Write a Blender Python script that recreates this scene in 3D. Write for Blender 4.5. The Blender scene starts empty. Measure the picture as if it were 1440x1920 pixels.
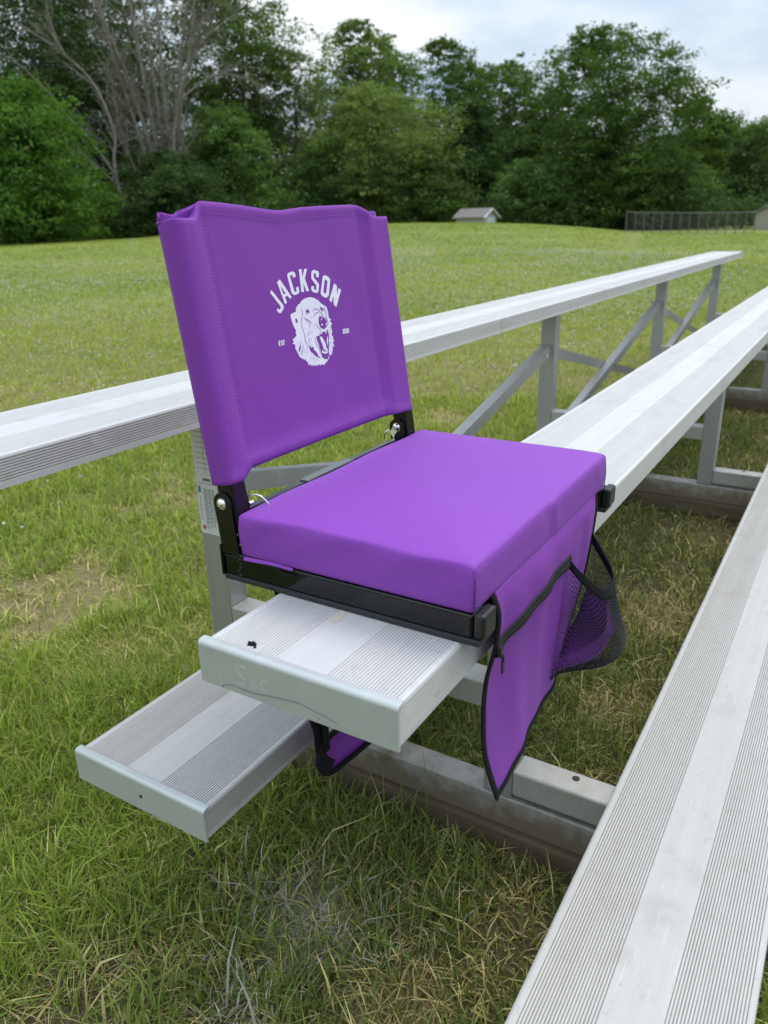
import bpy, bmesh, math, random
import numpy as np
from mathutils import Vector, Matrix
from mathutils.geometry import tessellate_polygon

scene = bpy.context.scene
COL = scene.collection
H = 0.65                       # height of the seat plank's top above the ground
# ------------------------------------------------------------------ camera
CAM = (-0.49824, -0.30148, 0.4081 + H)
cam_d = bpy.data.cameras.new("camera")
cam_d.sensor_fit = 'VERTICAL'; cam_d.sensor_height = 36.0
cam_d.lens = 1437.41 / 1920 * 36.0
cam_d.clip_start = 0.02; cam_d.clip_end = 900
cam_d.dof.use_dof = True; cam_d.dof.focus_distance = 1.12; cam_d.dof.aperture_fstop = 7.0
cam = bpy.data.objects.new("camera", cam_d); COL.objects.link(cam)
Rr = ((0.52036, -0.85367, -0.02175), (-0.31088, -0.16565, -0.93590), (0.79535, 0.49377, -0.35159))
cam.matrix_world = Matrix(((Rr[0][0], -Rr[1][0], -Rr[2][0], CAM[0]),
                           (Rr[0][1], -Rr[1][1], -Rr[2][1], CAM[1]),
                           (Rr[0][2], -Rr[1][2], -Rr[2][2], CAM[2]), (0, 0, 0, 1)))
scene.camera = cam
# ------------------------------------------------------------------ world: thin bright overcast
SUN_EL, SUN_AZ = math.radians(58), math.radians(-20)
world = bpy.data.worlds.new("World"); scene.world = world; world.use_nodes = True
nt = world.node_tree; nt.nodes.clear()
def N(t, kind, **kw):
    n = t.nodes.new(kind)
    for k, v in kw.items(): setattr(n, k, v)
    return n
wo = N(nt, 'ShaderNodeOutputWorld')
sky = N(nt, 'ShaderNodeTexSky', sky_type='NISHITA', sun_disc=False)
sky.sun_elevation = SUN_EL; sky.sun_rotation = math.pi / 2 - SUN_AZ
bg_sky = N(nt, 'ShaderNodeBackground'); bg_sky.inputs['Strength'].default_value = 0.10
nt.links.new(sky.outputs[0], bg_sky.inputs['Color'])
tc = N(nt, 'ShaderNodeTexCoord'); sep = N(nt, 'ShaderNodeSeparateXYZ')
nt.links.new(tc.outputs['Generated'], sep.inputs[0])
def wmath(op, a, b=None, clamp=False):
    m = N(nt, 'ShaderNodeMath', operation=op); m.use_clamp = clamp
    for i, x in enumerate((a, b)):
        if x is None: continue
        if isinstance(x, (int, float)): m.inputs[i].default_value = x
        else: nt.links.new(x, m.inputs[i])
    return m.outputs[0]
zc = wmath('MAXIMUM', sep.outputs['Z'], 0.0)
zd = wmath('ADD', zc, 0.22)
cx = wmath('DIVIDE', sep.outputs['X'], zd); cy = wmath('DIVIDE', sep.outputs['Y'], zd)
comb = N(nt, 'ShaderNodeCombineXYZ'); nt.links.new(cx, comb.inputs[0]); nt.links.new(cy, comb.inputs[1])
noi = N(nt, 'ShaderNodeTexNoise'); noi.inputs['Scale'].default_value = 1.15; noi.inputs['Detail'].default_value = 6; noi.inputs['Roughness'].default_value = 0.5
nt.links.new(comb.outputs[0], noi.inputs['Vector'])
rmp = N(nt, 'ShaderNodeValToRGB'); nt.links.new(noi.outputs['Fac'], rmp.inputs[0])
rmp.color_ramp.elements[0].position = 0.36; rmp.color_ramp.elements[0].color = (0.41, 0.53, 0.69, 1)
rmp.color_ramp.elements[1].position = 0.62; rmp.color_ramp.elements[1].color = (0.84, 0.87, 0.895, 1)
e = rmp.color_ramp.elements.new(0.48); e.color = (0.57, 0.66, 0.77, 1)
bg_cl = N(nt, 'ShaderNodeBackground'); nt.links.new(rmp.outputs[0], bg_cl.inputs['Color'])
# overcast is brighter towards the zenith
zz = wmath('POWER', zc, 1.3); zk = wmath('MULTIPLY', zz, 1.55)
nt.links.new(wmath('ADD', zk, 1.0), bg_cl.inputs['Strength'])
mixs = N(nt, 'ShaderNodeMixShader'); mixs.inputs[0].default_value = 0.92
nt.links.new(bg_sky.outputs[0], mixs.inputs[1]); nt.links.new(bg_cl.outputs[0], mixs.inputs[2])
nt.links.new(mixs.outputs[0], wo.inputs['Surface'])
# ------------------------------------------------------------------ sun behind thin cloud
sun_d = bpy.data.lights.new("sun", 'SUN'); sun_d.energy = 1.3; sun_d.angle = math.radians(28); sun_d.color = (1.0, 0.95, 0.88)
sun = bpy.data.objects.new("sun", sun_d); COL.objects.link(sun)
sdir = Vector((math.cos(SUN_AZ) * math.cos(SUN_EL), math.sin(SUN_AZ) * math.cos(SUN_EL), math.sin(SUN_EL)))
sun.rotation_euler = sdir.to_track_quat('Z', 'Y').to_euler(); sun.location = (0, 0, 30)
# ------------------------------------------------------------------ exposure
scene.view_settings.view_transform = 'Standard'; scene.view_settings.look = 'None'
scene.view_settings.exposure = 0.12; scene.view_settings.gamma = 1.0
scene.render.engine = 'CYCLES'
scene.cycles.use_denoising = True
try: scene.cycles.denoiser = 'OPENIMAGEDENOISE'
except Exception: pass
scene.cycles.max_bounces = 7; scene.cycles.transparent_max_bounces = 8
rng = np.random.default_rng(7); random.seed(7)

# ================================================================== helpers
WPOS = {}
def tag(o, label=None, cat=None, group=None, kind=None):
    if label: o['label'] = label
    if cat: o['category'] = cat
    if group: o['group'] = group
    if kind: o['kind'] = kind
    return o
def empty(name, loc):
    o = bpy.data.objects.new(name, None); COL.objects.link(o); o.location = loc; o.empty_display_size = 0.1
    WPOS[o] = Vector(loc); return o
class MB:
    def __init__(s): s.v = []; s.f = []; s.m = []
    def add(s, vs, fs, mi=0):
        o = len(s.v); s.v += [tuple(p) for p in vs]; s.f += [tuple(i + o for i in f) for f in fs]; s.m += [mi] * len(fs); return s
    def box(s, x0, x1, y0, y1, z0, z1, mi=0):
        return s.add([(x0,y0,z0),(x1,y0,z0),(x1,y1,z0),(x0,y1,z0),(x0,y0,z1),(x1,y0,z1),(x1,y1,z1),(x0,y1,z1)],
                     [(0,3,2,1),(4,5,6,7),(0,1,5,4),(1,2,6,5),(2,3,7,6),(3,0,4,7)], mi)
    def bar(s, p0, p1, w, h, up=(0,0,1), mi=0):
        p0 = Vector(p0); p1 = Vector(p1); d = (p1 - p0).normalized(); r = d.cross(Vector(up)).normalized(); u = r.cross(d)
        vs = [p + r*a*w/2 + u*b*h/2 for p in (p0, p1) for a, b in ((-1,-1),(1,-1),(1,1),(-1,1))]
        return s.add(vs, [(0,1,2,3)[::-1],(4,5,6,7),(0,1,5,4),(1,2,6,5),(2,3,7,6),(3,0,4,7)], mi)
    def tube(s, pts, r, n=8, mi=0, cap=True, flat=1.0, nrm=None):
        pts = [Vector(p) for p in pts]; k = len(pts); rs = r if hasattr(r, '__len__') else [r]*k
        ref = Vector(nrm) if nrm is not None else None; vs = []; pr = None
        for i, p in enumerate(pts):
            d = (pts[min(i+1,k-1)] - pts[max(i-1,0)]).normalized()
            if ref is not None: a = ref - d*ref.dot(d)
            elif pr is not None: a = pr - d*pr.dot(d)
            else: a = d.cross(Vector((0.31,0.17,0.93))) if abs(d.z) < .9 else d.cross(Vector((1,0,0)))
            a.normalize(); pr = a; b = d.cross(a)
            for j in range(n):
                t = 2*math.pi*j/n; vs.append(p + (a*math.cos(t)*flat + b*math.sin(t))*rs[i])
        fs = [(i*n+j, i*n+(j+1)%n, (i+1)*n+(j+1)%n, (i+1)*n+j) for i in range(k-1) for j in range(n)]
        if cap: fs += [tuple(range(n))[::-1], tuple((k-1)*n+j for j in range(n))]
        return s.add(vs, fs, mi)
    def grid(s, P, mi=0, flip=False):
        nu, nv = len(P), len(P[0]); vs = [q for r in P for q in r]
        fs = [(i*nv+j, (i+1)*nv+j, (i+1)*nv+j+1, i*nv+j+1) for i in range(nu-1) for j in range(nv-1)]
        if flip: fs = [f[::-1] for f in fs]
        return s.add(vs, fs, mi)
    def dome(s, c, r, ax, hgt, n=14, mi=0):
        c = Vector(c); ax = Vector(ax).normalized(); a = ax.orthogonal().normalized(); b = ax.cross(a); vs = []; K = 5
        for i in range(K):
            t = i/K*math.pi/2
            for j in range(n):
                q = 2*math.pi*j/n; vs.append(c + (a*math.cos(q)+b*math.sin(q))*r*math.cos(t) + ax*hgt*math.sin(t))
        vs.append(c + ax*hgt); fs = [(i*n+j, i*n+(j+1)%n, (i+1)*n+(j+1)%n, (i+1)*n+j) for i in range(K-1) for j in range(n)]
        fs += [((K-1)*n+j, (K-1)*n+(j+1)%n, K*n) for j in range(n)]
        return s.add(vs, fs, mi)
    def extrude_poly(s, poly, axis, a0, a1, mi=0):
        # poly of (p, q) in the plane across the axis; x -> (y,z), y -> (x,z)
        def mk(p, q, a): return (a, p, q) if axis == 'x' else (p, a, q)
        n = len(poly); vs = [mk(p,q,a0) for p,q in poly] + [mk(p,q,a1) for p,q in poly]
        fs = [(i, (i+1)%n, n+(i+1)%n, n+i) for i in range(n)]
        tri = tessellate_polygon([[Vector((p,q,0)) for p,q in poly]])
        fs += [tuple(t) for t in tri] + [tuple(n+i for i in t[::-1]) for t in tri]
        return s.add(vs, fs, mi)
    def build(s, name, mats, parent=None, smooth=False, bevel=0, seg=2, dz=H, recalc=True, autos=None):
        me = bpy.data.meshes.new(name)
        V = np.array(s.v, dtype=float); V[:,2] += dz
        lo, hi = V.min(0), V.max(0); c = Vector(((lo[0]+hi[0])/2, (lo[1]+hi[1])/2, lo[2]))
        V -= np.array(c)
        me.from_pydata(V.tolist(), [], s.f)
        if not isinstance(mats, (list, tuple)): mats = [mats]
        for m in mats: me.materials.append(m)
        if len(mats) > 1: me.polygons.foreach_set('material_index', s.m)
        if recalc:
            bm = bmesh.new(); bm.from_mesh(me); bmesh.ops.recalc_face_normals(bm, faces=bm.faces); bm.to_mesh(me); bm.free()
        if smooth: me.polygons.foreach_set('use_smooth', [True]*len(me.polygons))
        o = bpy.data.objects.new(name, me); COL.objects.link(o)
        WPOS[o] = c
        if parent is not None: o.parent = parent; o.location = c - WPOS[parent]
        else: o.location = c
        if bevel:
            b = o.modifiers.new('bevel', 'BEVEL'); b.width = bevel; b.segments = seg; b.limit_method = 'ANGLE'; b.angle_limit = math.radians(40)
        if autos: 
            bm = bmesh.new(); bm.from_mesh(me)
            for ed in bm.edges:
                if len(ed.link_faces) == 2 and ed.calc_face_angle(0) > math.radians(autos): ed.smooth = False
            bm.to_mesh(me); bm.free(); me.polygons.foreach_set('use_smooth', [True]*len(me.polygons))
        return o

# ------------------------------------------------------------------ materials
def mat(name, col, rough=0.5, metal=0.0, spec=0.5):
    m = bpy.data.materials.new(name); m.use_nodes = True; b = m.node_tree.nodes['Principled BSDF']
    b.inputs['Base Color'].default_value = (*col, 1); b.inputs['Roughness'].default_value = rough
    b.inputs['Metallic'].default_value = metal; b.inputs['Specular IOR Level'].default_value = spec
    return m, m.node_tree, b
def L(t, a, b): t.links.new(a, b)
def coords(t, scale=(1,1,1), src='Object', rot=(0,0,0)):
    tc = N(t, 'ShaderNodeTexCoord'); mp = N(t, 'ShaderNodeMapping'); mp.inputs['Scale'].default_value = scale; mp.inputs['Rotation'].default_value = rot
    L(t, tc.outputs[src], mp.inputs[0]); return mp.outputs[0]
def noise(t, vec, scale, detail=4, rough=0.55):
    n = N(t, 'ShaderNodeTexNoise'); n.inputs['Scale'].default_value = scale; n.inputs['Detail'].default_value = detail; n.inputs['Roughness'].default_value = rough
    L(t, vec, n.inputs['Vector']); return n.outputs['Fac']
def ramp(t, fac, stops):
    r = N(t, 'ShaderNodeValToRGB'); cr = r.color_ramp
    while len(cr.elements) < len(stops): cr.elements.new(0.5)
    for el, (p, c) in zip(cr.elements, stops):
        el.position = p; el.color = (*c, 1) if len(c) == 3 else c
    L(t, fac, r.inputs[0]); return r.outputs[0]
def mixc(t, fac, a, b, mode='MIX'):
    m = N(t, 'ShaderNodeMix', data_type='RGBA', blend_type=mode)
    for sck, x in ((m.inputs[0], fac), (m.inputs[6], a), (m.inputs[7], b)):
        if isinstance(x, (int, float)): sck.default_value = x
        elif isinstance(x, tuple): sck.default_value = (*x, 1)
        else: L(t, x, sck)
    return m.outputs[2]
def bump(t, b, hgt, strength=0.3, dist=0.001):
    n = N(t, 'ShaderNodeBump'); n.inputs['Strength'].default_value = strength; n.inputs['Distance'].default_value = dist
    L(t, hgt, n.inputs['Height']); L(t, n.outputs[0], b.inputs['Normal']); return n
def smath(t, op, a, b=None, c=None):
    m = N(t, 'ShaderNodeMath', operation=op)
    for i, x in enumerate((a, b, c)):
        if x is None: continue
        if isinstance(x, (int, float)): m.inputs[i].default_value = x
        else: L(t, x, m.inputs[i])
    return m.outputs[0]

def aluminium(name, lo, hi, rough, metal, dirt=(0.30,0.26,0.20), dirt_amt=0.5, streak=(3,60,60)):
    m, t, b = mat(name, hi, rough, metal)
    n1 = noise(t, coords(t, streak), 1.0, 5); n2 = noise(t, coords(t), 55, 6, 0.65); n3 = noise(t, coords(t), 9, 5, 0.6)
    c = mixc(t, n1, lo, hi)
    c = mixc(t, smath(t, 'MULTIPLY', ramp(t, n2, [(0.60,(0,0,0)),(0.74,(1,1,1))]), dirt_amt*0.6), c, dirt)
    c = mixc(t, smath(t, 'MULTIPLY', ramp(t, n3, [(0.56,(0,0,0)),(0.72,(1,1,1))]), dirt_amt*0.55), c, dirt)
    # short scratches in two directions and dark specks
    for rz, sc in ((0.5, (14,420,14)), (-0.9, (10,520,10)), (1.3, (18,380,18))):
        ns = noise(t, coords(t, sc, rot=(0.2,0.3,rz)), 1.0, 2, 0.4)
        c = mixc(t, smath(t, 'MULTIPLY', ramp(t, ns, [(0.70,(0,0,0)),(0.73,(1,1,1))]), 0.35), c, tuple(min(1, x*1.25) for x in hi) if rz > 0 else dirt)
    sp = noise(t, coords(t), 260, 2, 0.5)
    c = mixc(t, smath(t, 'MULTIPLY', ramp(t, sp, [(0.72,(0,0,0)),(0.76,(1,1,1))]), 0.55), c, (0.12,0.11,0.10))
    L(t, c, b.inputs['Base Color'])
    L(t, smath(t, 'MULTIPLY_ADD', n2, 0.25, rough-0.12), b.inputs['Roughness'])
    bump(t, b, n2, 0.12, 0.0006)
    return m
M_plank = aluminium('weathered_aluminium', (0.49,0.488,0.478), (0.61,0.608,0.595), 0.58, 0.12, dirt_amt=0.5)
M_worn = aluminium('trodden_aluminium', (0.43,0.42,0.40), (0.545,0.535,0.515), 0.62, 0.12, dirt_amt=0.6)
M_grime = aluminium('trodden_groove', (0.25,0.225,0.195), (0.38,0.35,0.31), 0.75, 0.05, dirt_amt=0.5)
M_groove = aluminium('grimy_groove', (0.36,0.34,0.31), (0.50,0.48,0.45), 0.65, 0.1, dirt_amt=0.5)
M_cap = aluminium('end_cap_aluminium', (0.46,0.495,0.475), (0.57,0.60,0.58), 0.45, 0.40, dirt=(0.38,0.38,0.30), dirt_amt=0.35, streak=(20,20,6))
M_post = aluminium('mill_aluminium', (0.35,0.355,0.35), (0.46,0.46,0.455), 0.48, 0.55, dirt=(0.30,0.28,0.24), dirt_amt=0.35, streak=(30,30,4))
M_beam = aluminium('dull_aluminium', (0.41,0.405,0.385), (0.53,0.52,0.50), 0.5, 0.45, dirt=(0.26,0.22,0.16), dirt_amt=0.7, streak=(6,5,30))
M_gbeam = aluminium('muddy_aluminium', (0.38,0.375,0.355), (0.50,0.49,0.465), 0.5, 0.40, dirt=(0.24,0.19,0.12), dirt_amt=0.9, streak=(6,5,30))
t = M_gbeam.node_tree; b = t.nodes['Principled BSDF']; old = b.inputs['Base Color'].links[0].from_socket
tcm = N(t, 'ShaderNodeTexCoord'); sm_ = N(t, 'ShaderNodeSeparateXYZ'); L(t, tcm.outputs['Object'], sm_.inputs[0])
mud = smath(t, 'SUBTRACT', smath(t, 'MULTIPLY', noise(t, coords(t, (8,8,8)), 2.2, 6, 0.65), 0.15), sm_.outputs['Z'])
L(t, mixc(t, ramp(t, mud, [(0.000,(0,0,0)),(0.050,(0.85,0.85,0.85))]), old, (0.20,0.155,0.095)), b.inputs['Base Color'])
m, t, b = mat('old_wood', (0.14,0.11,0.075), 0.9, 0, 0.2)
n = noise(t, coords(t, (30,3,40)), 1.0, 6); n2 = noise(t, coords(t), 30, 5)
L(t, mixc(t, n2, ramp(t, n, [(0.32,(0.062,0.046,0.030)),(0.68,(0.215,0.165,0.105))]), (0.13,0.105,0.068)), b.inputs['Base Color']); bump(t, b, n, 0.6, 0.003); M_wood = m

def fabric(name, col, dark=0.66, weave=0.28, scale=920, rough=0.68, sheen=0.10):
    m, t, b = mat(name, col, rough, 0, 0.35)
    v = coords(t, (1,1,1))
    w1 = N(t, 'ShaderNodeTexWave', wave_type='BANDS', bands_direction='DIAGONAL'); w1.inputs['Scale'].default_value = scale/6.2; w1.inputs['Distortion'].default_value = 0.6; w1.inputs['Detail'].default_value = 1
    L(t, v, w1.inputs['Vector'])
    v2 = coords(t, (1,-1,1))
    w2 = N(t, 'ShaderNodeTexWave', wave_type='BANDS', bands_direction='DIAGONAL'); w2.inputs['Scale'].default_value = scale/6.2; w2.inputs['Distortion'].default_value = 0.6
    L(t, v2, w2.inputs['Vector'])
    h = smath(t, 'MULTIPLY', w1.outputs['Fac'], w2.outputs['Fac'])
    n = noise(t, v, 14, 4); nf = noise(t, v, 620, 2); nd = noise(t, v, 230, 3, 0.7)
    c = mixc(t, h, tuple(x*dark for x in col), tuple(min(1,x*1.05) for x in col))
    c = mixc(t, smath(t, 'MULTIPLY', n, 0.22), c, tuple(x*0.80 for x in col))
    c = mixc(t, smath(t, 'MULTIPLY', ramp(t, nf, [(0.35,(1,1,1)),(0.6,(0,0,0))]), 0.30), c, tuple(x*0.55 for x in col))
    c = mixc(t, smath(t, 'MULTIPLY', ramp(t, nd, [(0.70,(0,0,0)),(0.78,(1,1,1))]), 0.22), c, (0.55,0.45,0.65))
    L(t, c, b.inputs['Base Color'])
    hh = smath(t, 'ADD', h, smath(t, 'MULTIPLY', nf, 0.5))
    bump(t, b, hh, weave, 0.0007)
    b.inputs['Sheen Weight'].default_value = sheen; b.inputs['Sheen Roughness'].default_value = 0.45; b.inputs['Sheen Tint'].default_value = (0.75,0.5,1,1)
    return m
PURPLE = (0.315, 0.069, 0.545)
M_purple = fabric('purple_canvas', PURPLE)
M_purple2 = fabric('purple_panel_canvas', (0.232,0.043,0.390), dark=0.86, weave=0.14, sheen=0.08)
M_thread = mat('purple_thread', (0.33,0.15,0.52), 0.6)[0]
M_print, t, b = mat('white_print_ink', (0.80,0.80,0.86), 0.55)
n = noise(t, coords(t), 700, 3); L(t, ramp(t, n, [(0.3,(0.68,0.67,0.77)),(0.6,(0.84,0.84,0.90))]), b.inputs['Base Color'])
M_black, t, b = mat('black_powder_coat', (0.005,0.005,0.006), 0.10, 0, 0.42)
bump(t, b, noise(t, coords(t), 60, 2), 0.04, 0.0006)
M_plastic, t, b = mat('black_plastic', (0.013,0.013,0.013), 0.42)
bump(t, b, noise(t, coords(t), 500, 2), 0.12, 0.0004)
M_rubber = mat('grey_rubber', (0.018,0.020,0.023), 0.6)[0]
M_ztape, t, b = mat('zip_tape', (0.009,0.009,0.010), 0.6, 0, 0.3)
bump(t, b, noise(t, coords(t), 1400, 2), 0.25, 0.0004)
M_web, t, b = mat('black_webbing', (0.006,0.006,0.008), 0.8, 0, 0.25)
w = N(t, 'ShaderNodeTexWave', bands_direction='DIAGONAL'); w.inputs['Scale'].default_value = 260; L(t, coords(t), w.inputs['Vector']); bump(t, b, w.outputs['Fac'], 0.35, 0.0006)
M_chrome = mat('bright_zinc', (0.80,0.80,0.78), 0.18, 1.0)[0]
M_dark = mat('black_mesh_cord', (0.012,0.012,0.012), 0.6)[0]
M_white = mat('sticker_white', (0.74,0.75,0.75), 0.35)[0]
M_ink = mat('sticker_ink', (0.16,0.16,0.17), 0.5)[0]
M_blue = mat('sticker_blue', (0.09,0.22,0.48), 0.5)[0]
M_red = mat('sticker_red', (0.55,0.10,0.10), 0.5)[0]
M_yel = mat('sticker_yellow', (0.75,0.60,0.08), 0.5)[0]
M_scratch = mat('pale_scratch', (0.55,0.585,0.565), 0.5)[0]
M_tape = aluminium('old_tape', (0.50,0.44,0.33), (0.62,0.57,0.46), 0.7, 0.0, dirt_amt=0.5)
LETTERS = [[[(273.4,204.9),(277.2,207.8),(296.2,187.3),(295.4,183.5),(288.8,178.5),(284.7,178.8),(280.5,182.5),(284.0,185.1),(286.6,182.7),(289.7,184.6),(289.7,186.8)]],[[(291.0,216.4),(298.0,219.3),(316.3,196.0),(312.3,193.9),(307.3,198.7),(302.2,196.8),(304.6,190.3),(299.8,188.1)],[(296.6,211.2),(304.8,201.6),(300.2,200.4)]],[[(314.4,223.0),(317.0,225.9),(327.1,227.6),(331.6,225.2),(331.6,220.3),(325.6,219.6),(325.3,222.3),(323.0,223.4),(319.9,222.4),(323.5,203.4),(325.7,201.6),(328.8,202.5),(327.9,206.6),(333.4,208.1),(334.4,201.4),(331.0,198.8),(323.0,197.7),(317.5,200.3)]],[[(340.3,229.3),(346.2,229.2),(345.5,219.2),(351.8,229.1),(358.0,228.9),(350.1,217.0),(354.9,200.5),(348.7,200.5),(345.3,211.6),(343.8,200.4),(338.1,200.4)]],[[(366.1,224.5),(371.8,226.9),(381.2,224.3),(382.7,221.6),(380.1,216.0),(374.2,217.3),(375.7,221.1),(373.4,222.5),(370.9,221.9),(369.1,217.2),(377.7,208.8),(378.3,205.9),(375.1,198.3),(370.9,196.4),(362.2,198.6),(359.5,202.0),(361.6,206.6),(366.7,205.8),(365.7,202.2),(367.8,200.7),(370.6,201.6),(372.0,206.4),(363.6,215.6)]],[[(389.3,216.3),(394.6,218.6),(403.0,215.4),(406.0,211.8),(397.2,191.6),(390.7,188.2),(381.5,191.4),(378.8,195.6)],[(394.3,212.6),(398.2,210.8),(398.6,209.3),(391.5,195.0),(388.9,194.3),(386.9,195.4),(385.5,196.5),(392.7,211.7)]],[[(413.8,206.3),(419.5,202.6),(416.8,191.0),(422.8,199.4),(427.7,196.0),(410.3,174.1),(404.8,178.2),(407.4,189.7),(400.6,181.3),(395.9,185.0)]],[[(274.3,145.6),(278.0,145.6),(278.0,144.4),(275.9,144.4),(275.7,142.9),(277.2,142.9),(277.2,141.7),(275.7,141.8),(275.6,140.1),(277.4,140.1),(277.3,138.9),(273.4,139.0)]],[[(279.1,145.2),(282.2,145.4),(282.4,144.0),(280.3,144.0),(280.2,142.8),(282.0,142.8),(281.6,139.1),(278.6,139.0),(278.3,140.3),(280.1,140.3),(280.2,141.7),(278.4,141.8)]],[[(282.7,145.1),(286.8,145.2),(286.7,144.0),(285.4,144.0),(284.8,138.5),(283.0,138.5),(283.6,144.1),(282.5,144.0)]],[[(417.0,142.9),(419.5,143.1),(418.7,136.3),(416.5,136.3),(417.2,141.5)]],[[(420.2,142.9),(423.9,142.9),(423.2,136.3),(419.4,136.2),(419.3,137.6),(421.3,137.6),(421.4,139.1),(419.7,139.1)],[(421.7,141.7),(422.5,141.7),(422.4,140.2),(421.5,140.2)]],[[(424.4,142.6),(428.2,142.7),(427.8,136.4),(423.5,136.1),(423.7,137.3),(425.8,137.4),(426.0,138.7),(424.7,138.8),(424.8,139.9),(426.1,139.9),(426.4,141.5),(424.3,141.4)]],[[(428.8,142.6),(432.2,142.7),(431.8,136.5),(428.1,136.1)],[(429.9,141.4),(430.7,141.4),(430.3,137.3),(429.4,137.3)]]]
BEAR = [(355.6,192.7),(364.1,190.5),(371.6,186.9),(376.4,182.5),(381.6,179.6),(387.8,176.5),(389.0,171.4),(389.3,166.4),(389.1,162.4),(393.5,158.9),(390.2,156.7),(394.7,153.7),(391.0,150.1),(392.1,147.4),(392.3,141.8),(389.8,139.0),(393.0,134.6),(391.5,132.2),(394.2,130.3),(390.4,128.3),(392.2,121.8),(388.1,123.4),(387.8,118.9),(383.0,111.3),(379.9,113.3),(377.0,109.2),(371.4,104.9),(365.5,102.7),(360.6,101.0),(357.8,103.4),(353.8,101.5),(351.9,103.9),(347.9,102.0),(346.0,104.3),(342.9,102.3),(341.0,104.8),(337.1,103.0),(336.2,105.8),(332.4,104.1),(332.2,107.4),(327.9,105.8),(326.8,110.8),(323.9,112.2),(323.1,115.3),(320.4,114.2),(320.2,116.7),(316.6,115.3),(315.7,117.8),(312.7,118.8),(309.9,123.1),(307.9,127.2),(305.4,132.4),(307.2,136.0),(301.5,138.2),(305.2,140.1),(302.8,143.7),(308.2,144.9),(312.9,147.7),(311.6,151.7),(313.7,153.3),(310.4,158.5),(308.2,164.4),(307.2,169.2),(307.0,174.0),(311.4,175.9),(317.9,176.6),(320.7,178.2),(320.7,181.1),(323.5,182.7),(326.6,185.2),(331.8,186.6),(334.1,188.8),(341.3,191.5),(348.0,192.4)]
BEAR_DARK = [[(366.9,163.8),(369.3,166.5),(374.1,165.0),(380.0,161.4),(383.5,158.0),(380.5,150.3),(376.4,148.3),(371.5,149.3),(367.0,151.9),(365.3,158.0)],[(355.3,140.9),(362.2,141.0),(367.0,145.9),(373.4,147.1),(379.1,145.4),(382.2,147.1),(383.7,139.8),(381.3,127.9),(377.5,117.3),(377.8,112.1),(372.1,107.3),(365.6,109.3),(360.9,111.6),(360.3,118.7),(358.6,128.0),(356.1,134.3)],[(334.6,132.7),(340.0,128.1),(344.3,128.5),(345.5,123.8),(349.0,121.3),(351.5,118.0),(352.3,114.9),(357.6,112.1),(354.1,112.1),(346.6,115.7),(341.2,120.5),(336.9,123.1),(335.8,128.2)],[(340.1,175.8),(342.8,176.5),(343.8,178.3),(345.3,176.5),(347.8,177.9),(347.5,175.7),(349.9,174.3),(347.4,173.6),(349.2,171.7),(345.9,172.8),(342.8,170.7),(341.5,173.7)],[(371.8,176.6),(375.2,178.2),(376.8,176.1),(381.2,175.0),(381.1,172.7),(377.6,171.5),(374.7,173.3),(373.9,175.4)],[(315.8,169.1),(317.8,168.1),(318.9,169.1),(319.0,166.5),(321.2,164.9),(318.9,164.6),(318.9,162.3),(316.7,163.9),(315.5,162.5),(316.0,165.4)],[(313.8,131.2),(317.3,135.1),(318.0,131.6),(313.3,126.5),(311.5,125.7)]]
BEAR_WHITE = [[(361.7,139.1),(366.1,139.5),(369.4,135.6),(372.8,129.1),(373.7,122.9),(371.8,119.1),(367.1,121.3),(365.5,128.0),(363.5,133.3)],[(363.1,122.3),(364.9,119.6),(371.1,117.8),(374.0,121.8),(376.0,121.5),(374.0,115.7),(367.3,115.7),(361.4,118.1)],[(364.1,142.8),(370.0,147.2),(375.4,147.7),(379.3,144.9),(378.1,140.5),(376.7,143.2),(373.8,145.3),(369.7,144.4),(366.2,141.8)],[(379.5,139.3),(380.1,131.1),(376.3,125.1),(376.3,131.6)],[(369.3,155.1),(371.6,156.1),(373.5,154.1),(371.1,152.9)],[(379.1,155.0),(380.8,155.5),(381.4,153.7),(379.7,153.2)],[(369.7,160.5),(371.3,162.5),(374.6,162.9),(372.1,161.6),(370.6,160.0)],[(341.9,173.2),(344.4,173.4),(345.3,172.1),(342.7,171.4)],[(377.0,174.1),(379.4,174.1),(379.3,172.6),(377.2,172.4)]]
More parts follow.
